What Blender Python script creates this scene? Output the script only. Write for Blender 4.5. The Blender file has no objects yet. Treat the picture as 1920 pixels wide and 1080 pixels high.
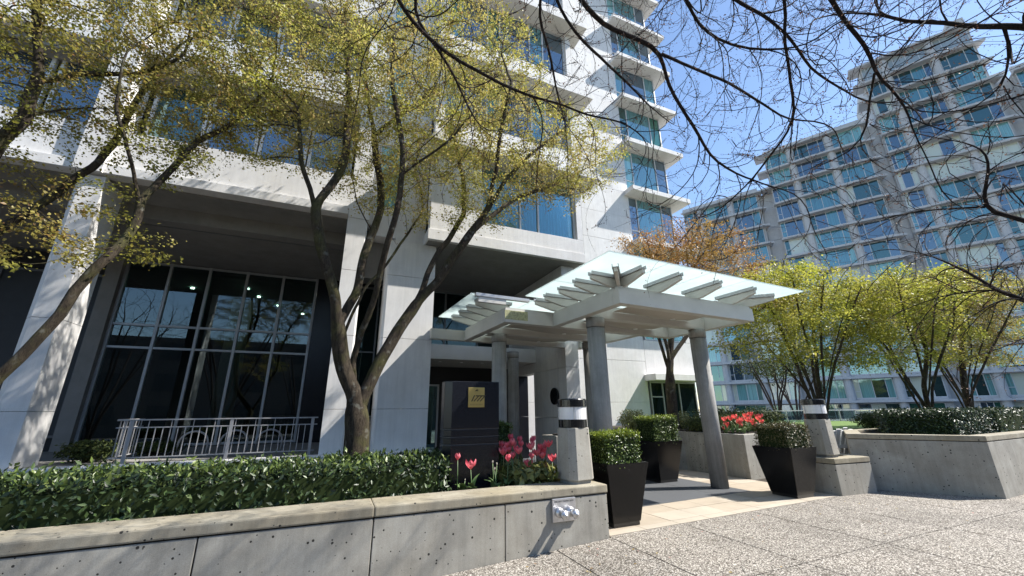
import bpy, bmesh, math, random
import numpy as np
from mathutils import Vector, Matrix

random.seed(7)
RNG = np.random.default_rng(11)
SC = bpy.context.scene
COL = SC.collection
PI = math.pi

# ------------------------------------------------------------------ camera
# x runs along the facade to the right, y into the building, z up; the photographer stands at the origin
cam_d = bpy.data.cameras.new('camera')
cam_d.sensor_width = 36.0
cam_d.lens = 13.875
cam_d.clip_start = 0.05
cam_d.clip_end = 2000
cam = bpy.data.objects.new('camera', cam_d)
COL.objects.link(cam)
_rt, _up, _bk = (0.918059, -0.396327, -0.00964), (-0.109362, -0.27655, 0.954757), (-0.381062, -0.875469, -0.297232)
_m = Matrix(((_rt[0], _up[0], _bk[0], 0.0), (_rt[1], _up[1], _bk[1], 0.0), (_rt[2], _up[2], _bk[2], 1.55), (0, 0, 0, 1)))
cam.matrix_world = _m
SC.camera = cam

# ------------------------------------------------------------------ sky, sun, exposure
SUN = Vector((0.94, -0.345, 1.10)).normalized()          # direction towards the sun
world = bpy.data.worlds.new('World')
SC.world = world
world.use_nodes = True
_wn = world.node_tree.nodes
_wl = world.node_tree.links
for _n in list(_wn):
    _wn.remove(_n)
_sky = _wn.new('ShaderNodeTexSky')
_sky.sky_type = 'NISHITA'
_sky.sun_disc = False
_sky.sun_elevation = math.asin(SUN.z)
_sky.sun_rotation = math.atan2(SUN.x, SUN.y)
_sky.altitude = 0
_sky.air_density = 1.0
_sky.dust_density = 0.15
_sky.ozone_density = 2.2
_bg = _wn.new('ShaderNodeBackground')
_bg.inputs['Strength'].default_value = 0.125
_wo = _wn.new('ShaderNodeOutputWorld')
_wl.new(_sky.outputs[0], _bg.inputs[0])
_wl.new(_bg.outputs[0], _wo.inputs[0])

sun_d = bpy.data.lights.new('sun', 'SUN')
sun_d.energy = 5.0
sun_d.angle = math.radians(0.53)
sun_d.color = (1.0, 0.95, 0.88)
sun = bpy.data.objects.new('sun', sun_d)
sun.rotation_euler = SUN.to_track_quat('Z', 'Y').to_euler()
COL.objects.link(sun)

SC.view_settings.view_transform = 'Standard'
SC.view_settings.look = 'None'
SC.view_settings.gamma = 1.0
SC.view_settings.exposure = 0.95
SC.view_settings.use_curve_mapping = False
SC.render.engine = 'CYCLES'
SC.cycles.max_bounces = 8
SC.cycles.transparent_max_bounces = 12
SC.cycles.diffuse_bounces = 3
SC.cycles.glossy_bounces = 4
SC.cycles.caustics_reflective = False
SC.cycles.caustics_refractive = False
SC.cycles.use_denoising = True

# ------------------------------------------------------------------ materials
MATS = {}


def _new(name):
    m = bpy.data.materials.new(name)
    m.use_nodes = True
    nt = m.node_tree
    for n in list(nt.nodes):
        nt.nodes.remove(n)
    out = nt.nodes.new('ShaderNodeOutputMaterial')
    MATS[name] = m
    return m, nt, out


def _ramp(nt, stops):
    r = nt.nodes.new('ShaderNodeValToRGB')
    e = r.color_ramp.elements
    while len(e) < len(stops):
        e.new(0.5)
    for k, (p, c) in enumerate(stops):
        e[k].position = p
        e[k].color = (c[0], c[1], c[2], 1)
    return r


def _noise(nt, scale, detail=6, rough=0.6, vec=None, dist=0.0):
    n = nt.nodes.new('ShaderNodeTexNoise')
    n.inputs['Scale'].default_value = scale
    n.inputs['Detail'].default_value = detail
    n.inputs['Roughness'].default_value = rough
    n.inputs['Distortion'].default_value = dist
    if vec is not None:
        nt.links.new(vec, n.inputs['Vector'])
    return n


def _pos(nt, scale=(1, 1, 1)):
    g = nt.nodes.new('ShaderNodeNewGeometry')
    mp = nt.nodes.new('ShaderNodeMapping')
    mp.inputs['Scale'].default_value = scale
    nt.links.new(g.outputs['Position'], mp.inputs['Vector'])
    return mp.outputs[0]


def _mixc(nt, fac, a, b, mode='MIX'):
    m = nt.nodes.new('ShaderNodeMix')
    m.data_type = 'RGBA'
    m.blend_type = mode
    for sock, val in ((m.inputs['Factor'], fac), (m.inputs[6], a), (m.inputs[7], b)):
        if hasattr(val, 'is_linked') or hasattr(val, 'links'):
            nt.links.new(val, sock)
        elif isinstance(val, (int, float)):
            sock.default_value = val
        else:
            sock.default_value = (val[0], val[1], val[2], 1)
    return m.outputs[2]


def plain(name, col, rough=0.5, metal=0.0, spec=0.5, var=0.08, vscale=6.0, bump=0.0, bscale=60.0, coat=0.0):
    m, nt, out = _new(name)
    p = nt.nodes.new('ShaderNodeBsdfPrincipled')
    p.inputs['Roughness'].default_value = rough
    p.inputs['Metallic'].default_value = metal
    p.inputs['Specular IOR Level'].default_value = spec
    p.inputs['Coat Weight'].default_value = coat
    pos = _pos(nt)
    n = _noise(nt, vscale, 5, 0.6, pos)
    lo = tuple(c * (1 - var) for c in col)
    hi = tuple(min(1.0, c * (1 + var)) for c in col)
    r = _ramp(nt, [(0.3, lo), (0.7, hi)])
    nt.links.new(n.outputs[0], r.inputs[0])
    nt.links.new(r.outputs[0], p.inputs['Base Color'])
    if bump > 0:
        b = nt.nodes.new('ShaderNodeBump')
        b.inputs['Strength'].default_value = bump
        b.inputs['Distance'].default_value = 0.01
        n2 = _noise(nt, bscale, 4, 0.6, pos)
        nt.links.new(n2.outputs[0], b.inputs['Height'])
        nt.links.new(b.outputs[0], p.inputs['Normal'])
    nt.links.new(p.outputs[0], out.inputs[0])
    return m


def concrete(name, dark, light, pits=True, streak=0.35, warm=(0.30, 0.27, 0.19), warmth=0.35):
    m, nt, out = _new(name)
    p = nt.nodes.new('ShaderNodeBsdfPrincipled')
    p.inputs['Roughness'].default_value = 0.85
    p.inputs['Specular IOR Level'].default_value = 0.3
    pos = _pos(nt)
    n1 = _noise(nt, 2.2, 8, 0.65, pos, 0.3)
    r1 = _ramp(nt, [(0.28, dark), (0.72, light)])
    nt.links.new(n1.outputs[0], r1.inputs[0])
    n2 = _noise(nt, 1.1, 4, 0.5, _pos(nt, (1.0, 1.0, 0.35)))
    rw = _ramp(nt, [(0.45, (0, 0, 0)), (0.75, (warmth, warmth, warmth))])
    nt.links.new(n2.outputs[0], rw.inputs[0])
    c = _mixc(nt, rw.outputs[0], r1.outputs[0], warm)
    ns = _noise(nt, 5.0, 5, 0.7, _pos(nt, (2.2, 2.2, 0.12)))
    rs = _ramp(nt, [(0.35, (1 - streak, 1 - streak, 1 - streak)), (0.6, (1, 1, 1))])
    nt.links.new(ns.outputs[0], rs.inputs[0])
    c = _mixc(nt, 1.0, c, rs.outputs[0], 'MULTIPLY')
    fine = _noise(nt, 140, 3, 0.6, pos)
    rf = _ramp(nt, [(0.3, (0.82, 0.82, 0.82)), (0.7, (1.1, 1.1, 1.1))])
    nt.links.new(fine.outputs[0], rf.inputs[0])
    c = _mixc(nt, 1.0, c, rf.outputs[0], 'MULTIPLY')
    b = nt.nodes.new('ShaderNodeBump')
    b.inputs['Strength'].default_value = 0.35
    b.inputs['Distance'].default_value = 0.006
    hsum = nt.nodes.new('ShaderNodeMath')
    hsum.operation = 'MULTIPLY_ADD'
    nt.links.new(fine.outputs[0], hsum.inputs[0])
    hsum.inputs[1].default_value = 0.25
    if pits:
        v = nt.nodes.new('ShaderNodeTexVoronoi')
        v.inputs['Scale'].default_value = 23
        nt.links.new(_pos(nt), v.inputs['Vector'])
        cs = nt.nodes.new('ShaderNodeSeparateColor')
        nt.links.new(v.outputs['Color'], cs.inputs[0])
        size = nt.nodes.new('ShaderNodeMath')
        size.operation = 'POWER'
        size.inputs[1].default_value = 5.0
        nt.links.new(cs.outputs[0], size.inputs[0])
        th = nt.nodes.new('ShaderNodeMath')
        th.operation = 'MULTIPLY'
        th.inputs[1].default_value = 0.30
        nt.links.new(size.outputs[0], th.inputs[0])
        lt = nt.nodes.new('ShaderNodeMath')
        lt.operation = 'LESS_THAN'
        nt.links.new(v.outputs['Distance'], lt.inputs[0])
        nt.links.new(th.outputs[0], lt.inputs[1])
        c = _mixc(nt, lt.outputs[0], c, (0.035, 0.032, 0.028))
        neg = nt.nodes.new('ShaderNodeMath')
        neg.operation = 'MULTIPLY'
        neg.inputs[1].default_value = -1.0
        nt.links.new(lt.outputs[0], neg.inputs[0])
        nt.links.new(neg.outputs[0], hsum.inputs[2])
    else:
        hsum.inputs[2].default_value = 0.0
    nt.links.new(hsum.outputs[0], b.inputs['Height'])
    nt.links.new(b.outputs[0], p.inputs['Normal'])
    nt.links.new(c, p.inputs['Base Color'])
    nt.links.new(p.outputs[0], out.inputs[0])
    return m


def aggregate(name):
    m, nt, out = _new(name)
    p = nt.nodes.new('ShaderNodeBsdfPrincipled')
    p.inputs['Roughness'].default_value = 0.8
    p.inputs['Specular IOR Level'].default_value = 0.35
    pos = _pos(nt)
    v = nt.nodes.new('ShaderNodeTexVoronoi')
    v.inputs['Scale'].default_value = 78
    nt.links.new(pos, v.inputs['Vector'])
    cs = nt.nodes.new('ShaderNodeSeparateColor')
    nt.links.new(v.outputs['Color'], cs.inputs[0])
    r = _ramp(nt, [(0.0, (0.08, 0.07, 0.06)), (0.25, (0.22, 0.20, 0.17)), (0.5, (0.38, 0.35, 0.305)), (0.75, (0.51, 0.48, 0.43)), (1.0, (0.72, 0.69, 0.63))])
    nt.links.new(cs.outputs[0], r.inputs[0])
    edge = _ramp(nt, [(0.0, (1, 1, 1)), (0.35, (1, 1, 1)), (0.6, (0.35, 0.33, 0.32))])
    nt.links.new(v.outputs['Distance'], edge.inputs[0])
    c = _mixc(nt, 1.0, r.outputs[0], edge.outputs[0], 'MULTIPLY')
    n = _noise(nt, 0.9, 5, 0.6, pos)
    rr = _ramp(nt, [(0.25, (0.70, 0.69, 0.67)), (0.5, (0.98, 0.97, 0.95)), (0.8, (1.15, 1.13, 1.1))])
    nt.links.new(n.outputs[0], rr.inputs[0])
    c = _mixc(nt, 1.0, c, rr.outputs[0], 'MULTIPLY')
    ns = _noise(nt, 3.3, 3, 0.5, pos, 0.6)
    rs = _ramp(nt, [(0.60, (1, 1, 1)), (0.72, (0.72, 0.70, 0.67))])
    nt.links.new(ns.outputs[0], rs.inputs[0])
    c = _mixc(nt, 1.0, c, rs.outputs[0], 'MULTIPLY')
    b = nt.nodes.new('ShaderNodeBump')
    b.invert = True
    b.inputs['Strength'].default_value = 0.4
    b.inputs['Distance'].default_value = 0.004
    nt.links.new(v.outputs['Distance'], b.inputs['Height'])
    nt.links.new(b.outputs[0], p.inputs['Normal'])
    nt.links.new(c, p.inputs['Base Color'])
    nt.links.new(p.outputs[0], out.inputs[0])


def leafy(name, stops, rough=0.45, spec=0.4, trans=0.35, patch=None, patch_amt=0.5, patch_scale=0.9):
    m, nt, out = _new(name)
    g = nt.nodes.new('ShaderNodeNewGeometry')
    r = _ramp(nt, stops)
    nt.links.new(g.outputs['Random Per Island'], r.inputs[0])
    c = r.outputs[0]
    if patch is not None:
        n = _noise(nt, patch_scale, 3, 0.5, _pos(nt))
        rp = _ramp(nt, [(0.42, (0, 0, 0)), (0.6, (patch_amt, patch_amt, patch_amt))])
        nt.links.new(n.outputs[0], rp.inputs[0])
        c = _mixc(nt, rp.outputs[0], c, patch)
    p = nt.nodes.new('ShaderNodeBsdfPrincipled')
    p.inputs['Roughness'].default_value = rough
    p.inputs['Specular IOR Level'].default_value = spec
    nt.links.new(c, p.inputs['Base Color'])
    t = nt.nodes.new('ShaderNodeBsdfTranslucent')
    nt.links.new(c, t.inputs['Color'])
    mx = nt.nodes.new('ShaderNodeMixShader')
    mx.inputs[0].default_value = trans
    nt.links.new(p.outputs[0], mx.inputs[1])
    nt.links.new(t.outputs[0], mx.inputs[2])
    nt.links.new(mx.outputs[0], out.inputs[0])


def glass(name, tint, refl=0.12, grazing=0.7, rcol=(1, 1, 1)):
    """clear pane: tinted see-through with a mirror layer that grows at grazing angles"""
    m, nt, out = _new(name)
    tr = nt.nodes.new('ShaderNodeBsdfTransparent')
    tr.inputs[0].default_value = (*tint, 1)
    gl = nt.nodes.new('ShaderNodeBsdfGlossy')
    gl.inputs['Color'].default_value = (*rcol, 1)
    gl.inputs['Roughness'].default_value = 0.008
    lw = nt.nodes.new('ShaderNodeFresnel')
    lw.inputs[0].default_value = 1.5
    mr = nt.nodes.new('ShaderNodeMapRange')
    mr.inputs[1].default_value = 0.04
    mr.inputs[2].default_value = 1.0
    mr.inputs[3].default_value = refl
    mr.inputs[4].default_value = grazing
    nt.links.new(lw.outputs[0], mr.inputs[0])
    mx = nt.nodes.new('ShaderNodeMixShader')
    nt.links.new(mr.outputs[0], mx.inputs[0])
    nt.links.new(tr.outputs[0], mx.inputs[1])
    nt.links.new(gl.outputs[0], mx.inputs[2])
    nt.links.new(mx.outputs[0], out.inputs[0])


def pane_mat(name, body, refl=0.3, rcol=(0.75, 0.95, 1.0), fold=False):
    """tinted apartment glass with blinds or a dark room close behind it"""
    m, nt, out = _new(name)
    d = nt.nodes.new('ShaderNodeBsdfDiffuse')
    if fold:
        n = _noise(nt, 9.0, 2, 0.5, _pos(nt, (1.4, 1.4, 0.02)))
        r = _ramp(nt, [(0.35, tuple(c * 0.7 for c in body)), (0.65, tuple(min(1, c * 1.25) for c in body))])
        nt.links.new(n.outputs[0], r.inputs[0])
        nt.links.new(r.outputs[0], d.inputs[0])
    else:
        d.inputs[0].default_value = (*body, 1)
    gl = nt.nodes.new('ShaderNodeBsdfGlossy')
    gl.inputs['Color'].default_value = (*rcol, 1)
    gl.inputs['Roughness'].default_value = 0.015
    n = _noise(nt, 0.8, 1, 0.4, _pos(nt))
    b = nt.nodes.new('ShaderNodeBump')
    b.inputs['Strength'].default_value = 0.05
    b.inputs['Distance'].default_value = 0.05
    nt.links.new(n.outputs[0], b.inputs['Height'])
    nt.links.new(b.outputs[0], gl.inputs['Normal'])
    fr = nt.nodes.new('ShaderNodeFresnel')
    fr.inputs[0].default_value = 1.5
    mr = nt.nodes.new('ShaderNodeMapRange')
    mr.inputs[1].default_value = 0.04
    mr.inputs[2].default_value = 1.0
    mr.inputs[3].default_value = refl
    mr.inputs[4].default_value = 0.95
    nt.links.new(fr.outputs[0], mr.inputs[0])
    mx = nt.nodes.new('ShaderNodeMixShader')
    nt.links.new(mr.outputs[0], mx.inputs[0])
    nt.links.new(d.outputs[0], mx.inputs[1])
    nt.links.new(gl.outputs[0], mx.inputs[2])
    nt.links.new(mx.outputs[0], out.inputs[0])


def canopy_glass(name):
    m, nt, out = _new(name)
    t = nt.nodes.new('ShaderNodeBsdfTranslucent')
    n = _noise(nt, 1.3, 4, 0.6, _pos(nt))
    r = _ramp(nt, [(0.3, (0.58, 0.655, 0.65)), (0.7, (0.68, 0.74, 0.735))])
    nt.links.new(n.outputs[0], r.inputs[0])
    nt.links.new(r.outputs[0], t.inputs[0])
    tr = nt.nodes.new('ShaderNodeBsdfTransparent')
    tr.inputs[0].default_value = (0.90, 0.97, 0.96, 1)
    gl = nt.nodes.new('ShaderNodeBsdfGlossy')
    gl.inputs['Roughness'].default_value = 0.05
    mx = nt.nodes.new('ShaderNodeMixShader')
    mx.inputs[0].default_value = 0.07
    nt.links.new(t.outputs[0], mx.inputs[1])
    nt.links.new(tr.outputs[0], mx.inputs[2])
    m2 = nt.nodes.new('ShaderNodeMixShader')
    m2.inputs[0].default_value = 0.08
    nt.links.new(mx.outputs[0], m2.inputs[1])
    nt.links.new(gl.outputs[0], m2.inputs[2])
    nt.links.new(m2.outputs[0], out.inputs[0])


def emit(name, col, strength):
    m, nt, out = _new(name)
    e = nt.nodes.new('ShaderNodeEmission')
    e.inputs[0].default_value = (*col, 1)
    e.inputs[1].default_value = strength
    nt.links.new(e.outputs[0], out.inputs[0])


def bark(name, a, b, moss=0.0, lichen=0.0):
    m, nt, out = _new(name)
    p = nt.nodes.new('ShaderNodeBsdfPrincipled')
    p.inputs['Roughness'].default_value = 0.9
    p.inputs['Specular IOR Level'].default_value = 0.2
    pos = _pos(nt, (9, 9, 2.2))
    n = _noise(nt, 1.6, 8, 0.7, pos, 0.8)
    r = _ramp(nt, [(0.3, a), (0.7, b)])
    nt.links.new(n.outputs[0], r.inputs[0])
    c = r.outputs[0]
    if moss > 0:
        n2 = _noise(nt, 2.4, 4, 0.6, _pos(nt))
        rm = _ramp(nt, [(0.48, (0, 0, 0)), (0.66, (moss, moss, moss))])
        nt.links.new(n2.outputs[0], rm.inputs[0])
        c = _mixc(nt, rm.outputs[0], c, (0.13, 0.14, 0.035))
    bm_ = nt.nodes.new('ShaderNodeBump')
    nf = _noise(nt, 5.5, 6, 0.75, _pos(nt, (14, 14, 3.0)), 1.2)
    rc = _ramp(nt, [(0.36, (0.35, 0.33, 0.31)), (0.5, (1, 1, 1)), (0.7, (1.25, 1.22, 1.18))])
    nt.links.new(nf.outputs[0], rc.inputs[0])
    c = _mixc(nt, 1.0, c, rc.outputs[0], 'MULTIPLY')
    nl = _noise(nt, 7.0, 3, 0.5, _pos(nt))
    rl_ = _ramp(nt, [(0.62, (0, 0, 0)), (0.70, (lichen, lichen, lichen))])
    nt.links.new(nl.outputs[0], rl_.inputs[0])
    c = _mixc(nt, rl_.outputs[0], c, (0.22, 0.22, 0.19))
    hh = nt.nodes.new('ShaderNodeMath')
    hh.operation = 'ADD'
    nt.links.new(n.outputs[0], hh.inputs[0])
    nt.links.new(nf.outputs[0], hh.inputs[1])
    bm_.inputs['Strength'].default_value = 0.9
    bm_.inputs['Distance'].default_value = 0.03
    nt.links.new(hh.outputs[0], bm_.inputs['Height'])
    nt.links.new(bm_.outputs[0], p.inputs['Normal'])
    nt.links.new(c, p.inputs['Base Color'])
    nt.links.new(p.outputs[0], out.inputs[0])


concrete('planter_concrete', (0.27, 0.255, 0.22), (0.46, 0.445, 0.395), True, 0.16, (0.36, 0.31, 0.22), 0.4)
concrete('cap_concrete', (0.25, 0.22, 0.165), (0.43, 0.395, 0.31), True, 0.2, (0.32, 0.26, 0.14), 0.5)
concrete('column_concrete', (0.26, 0.255, 0.24), (0.40, 0.395, 0.375), False, 0.25, (0.3, 0.28, 0.23), 0.2)
concrete('white_wall', (0.69, 0.68, 0.665), (0.82, 0.81, 0.79), False, 0.085, (0.62, 0.585, 0.52), 0.32)
concrete('far_wall', (0.52, 0.525, 0.53), (0.62, 0.625, 0.63), False, 0.1, (0.5, 0.49, 0.47), 0.15)
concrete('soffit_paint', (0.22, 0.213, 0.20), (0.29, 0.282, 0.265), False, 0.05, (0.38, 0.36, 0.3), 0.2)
concrete('asphalt', (0.040, 0.040, 0.042), (0.07, 0.07, 0.072), False, 0.1, (0.06, 0.06, 0.06), 0.2)
aggregate('aggregate')
plain('tan_stone', (0.38, 0.32, 0.245), 0.7, var=0.12, vscale=2.0, bump=0.15, bscale=90)
plain('tan_stone_light', (0.42, 0.365, 0.29), 0.7, var=0.10, vscale=2.5, bump=0.15, bscale=90)
plain('dark_granite_tile', (0.085, 0.09, 0.097), 0.6, var=0.25, vscale=60, bump=0.1, bscale=90)
plain('black_granite', (0.010, 0.011, 0.015), 0.25, spec=0.4, var=0.5, vscale=220)
plain('black_granite_band', (0.05, 0.052, 0.058), 0.3, spec=0.6, var=0.3, vscale=200)
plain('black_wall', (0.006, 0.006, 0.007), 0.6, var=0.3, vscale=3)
plain('brass', (0.62, 0.46, 0.16), 0.32, metal=0.85, var=0.06, vscale=12)
plain('engraving', (0.055, 0.038, 0.012), 0.6, var=0.1)
plain('engraving_faint', (0.30, 0.20, 0.06), 0.5, var=0.1)
plain('black_pot', (0.004, 0.004, 0.0045), 0.22, spec=0.30, var=0.3, vscale=5)
plain('black_metal', (0.010, 0.010, 0.011), 0.25, spec=0.5, var=0.2, vscale=8, coat=0.3)
plain('lamp_white', (0.80, 0.80, 0.79), 0.35, var=0.03, coat=0.3)
plain('canopy_paint', (0.50, 0.49, 0.455), 0.5, var=0.06, vscale=3.0)
plain('canopy_dish', (0.43, 0.40, 0.35), 0.6, var=0.06, vscale=2.0)
plain('mossy_paint', (0.34, 0.34, 0.19), 0.8, var=0.4, vscale=28)
plain('steel', (0.62, 0.62, 0.63), 0.38, metal=0.9, var=0.1, vscale=25)
plain('rail_paint', (0.34, 0.34, 0.345), 0.45, var=0.08)
plain('frame_metal', (0.38, 0.39, 0.40), 0.4, metal=0.3, var=0.05)
plain('frame_dark', (0.15, 0.155, 0.16), 0.45, metal=0.3, var=0.05)
plain('far_frame', (0.58, 0.60, 0.62), 0.45, var=0.05)
plain('soil', (0.035, 0.027, 0.02), 0.95, var=0.4, vscale=20, bump=0.8, bscale=40)
plain('lawn', (0.10, 0.17, 0.03), 0.9, var=0.3, vscale=14, bump=0.6, bscale=120)
leafy('petal_pink', [(0.0, (0.78, 0.13, 0.18)), (1.0, (0.92, 0.27, 0.31))], rough=0.5, trans=0.35)
leafy('petal_deep', [(0.0, (0.70, 0.09, 0.15)), (1.0, (0.86, 0.20, 0.26))], rough=0.5, trans=0.35)
leafy('petal_red', [(0.0, (0.74, 0.10, 0.10)), (1.0, (0.90, 0.22, 0.18))], rough=0.5, trans=0.35)
plain('bud', (0.62, 0.55, 0.45), 0.6, var=0.2, vscale=50)
plain('tulip_green', (0.13, 0.21, 0.075), 0.45, var=0.3, vscale=14)
plain('chair_white', (0.78, 0.78, 0.76), 0.5, var=0.04)
plain('curtain', (0.13, 0.42, 0.52), 0.8, var=0.05)
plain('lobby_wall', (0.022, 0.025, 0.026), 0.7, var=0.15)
plain('lobby_ceiling', (0.10, 0.22, 0.18), 0.7, var=0.1)
plain('lobby_floor', (0.06, 0.06, 0.058), 0.3, var=0.2)
plain('brick_far_window', (0.03, 0.035, 0.04), 0.6, var=0.1)
plain('brick_far', (0.10, 0.092, 0.088), 0.9, var=0.2, vscale=4)
glass('lobby_glass', (0.36, 0.47, 0.45), 0.10, 0.85, (0.85, 0.95, 1.0))
glass('curtain_glass', (0.62, 0.88, 0.92), 0.10, 0.8, (0.85, 0.97, 1.0))
glass('rail_glass', (0.78, 0.93, 0.90), 0.10, 0.8)
pane_mat('pane_blue', (0.014, 0.040, 0.070), 0.30, (0.62, 0.76, 0.86))
pane_mat('pane_dark', (0.010, 0.030, 0.032), 0.22, (0.55, 0.85, 0.85))
pane_mat('pane_teal', (0.055, 0.17, 0.19), 0.24, (0.65, 0.92, 1.0), True)
pane_mat('pane_cyan', (0.16, 0.36, 0.36), 0.18, (0.8, 1.0, 1.0), True)
pane_mat('pane_cream', (0.58, 0.62, 0.53), 0.12, (0.9, 1.0, 0.95), False)
pane_mat('pane_screen', (0.34, 0.40, 0.43), 0.10, (0.8, 0.9, 1.0), False)
pane_mat('pane_black', (0.006, 0.014, 0.013), 0.06, (0.6, 0.8, 0.8))
pane_mat('pane_green', (0.02, 0.10, 0.075), 0.16, (0.6, 0.95, 0.85))
canopy_glass('canopy_glass')
emit('downlight', (1.0, 0.93, 0.8), 14.0)
bark('maple_bark', (0.016, 0.012, 0.009), (0.10, 0.08, 0.057), 0.35, 0.5)
bark('bare_bark', (0.014, 0.011, 0.011), (0.06, 0.05, 0.047), 0.0)
leafy('maple_leaf', [(0.0, (0.20, 0.20, 0.03)), (0.35, (0.40, 0.40, 0.07)), (0.7, (0.53, 0.51, 0.13)), (0.88, (0.56, 0.48, 0.18)), (1.0, (0.30, 0.16, 0.06))], trans=0.5, patch=(0.42, 0.31, 0.13), patch_amt=0.5)
leafy('maple_leaf_brown', [(0.0, (0.16, 0.12, 0.03)), (0.4, (0.31, 0.25, 0.06)), (0.75, (0.40, 0.35, 0.09)), (1.0, (0.30, 0.16, 0.07))], trans=0.48, patch=(0.22, 0.26, 0.035), patch_amt=0.6)
leafy('maple_leaf_green', [(0.0, (0.22, 0.25, 0.03)), (0.5, (0.42, 0.45, 0.06)), (1.0, (0.56, 0.54, 0.11))], trans=0.5, patch=(0.30, 0.22, 0.06), patch_amt=0.45)
leafy('maple_leaf_orange', [(0.0, (0.25, 0.11, 0.04)), (0.5, (0.40, 0.20, 0.075)), (1.0, (0.46, 0.29, 0.09))], trans=0.42, patch=(0.40, 0.34, 0.06), patch_amt=0.35, patch_scale=0.6)
leafy('laurel_leaf', [(0.0, (0.012, 0.022, 0.009)), (0.6, (0.026, 0.048, 0.016)), (0.92, (0.07, 0.11, 0.033)), (1.0, (0.13, 0.17, 0.055))], rough=0.40, spec=0.36, trans=0.10)
leafy('laurel_tip', [(0.0, (0.05, 0.085, 0.02)), (0.5, (0.11, 0.16, 0.035)), (1.0, (0.20, 0.25, 0.07))], rough=0.38, spec=0.4, trans=0.2)
leafy('bud_scale', [(0.0, (0.10, 0.045, 0.03)), (1.0, (0.26, 0.15, 0.10))], rough=0.6, spec=0.2, trans=0.2)
leafy('fallen_leaf', [(0.0, (0.20, 0.11, 0.04)), (0.5, (0.36, 0.28, 0.09)), (1.0, (0.45, 0.16, 0.16))], rough=0.7, spec=0.2, trans=0.1)
leafy('boxwood_leaf', [(0.0, (0.03, 0.055, 0.012)), (0.6, (0.07, 0.12, 0.02)), (1.0, (0.17, 0.23, 0.03))], rough=0.35, spec=0.45, trans=0.18)
leafy('boxwood_tip', [(0.0, (0.15, 0.22, 0.02)), (0.5, (0.26, 0.33, 0.035)), (1.0, (0.34, 0.38, 0.06))], rough=0.4, spec=0.4, trans=0.25)
leafy('boxwood_brown', [(0.0, (0.03, 0.035, 0.012)), (0.6, (0.08, 0.075, 0.025)), (1.0, (0.17, 0.13, 0.05))], rough=0.4, spec=0.4, trans=0.15)
leafy('shrub_leaf', [(0.0, (0.07, 0.09, 0.025)), (0.5, (0.19, 0.21, 0.06)), (1.0, (0.34, 0.33, 0.12))], rough=0.45, spec=0.4, trans=0.2)
leafy('dark_leaf', [(0.0, (0.02, 0.03, 0.012)), (0.6, (0.05, 0.07, 0.02)), (1.0, (0.10, 0.12, 0.035))], rough=0.6, spec=0.15, trans=0.15)
leafy('hedge_core', [(0.0, (0.02, 0.03, 0.01)), (1.0, (0.03, 0.045, 0.015))], rough=0.9, spec=0.1, trans=0.0)


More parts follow.
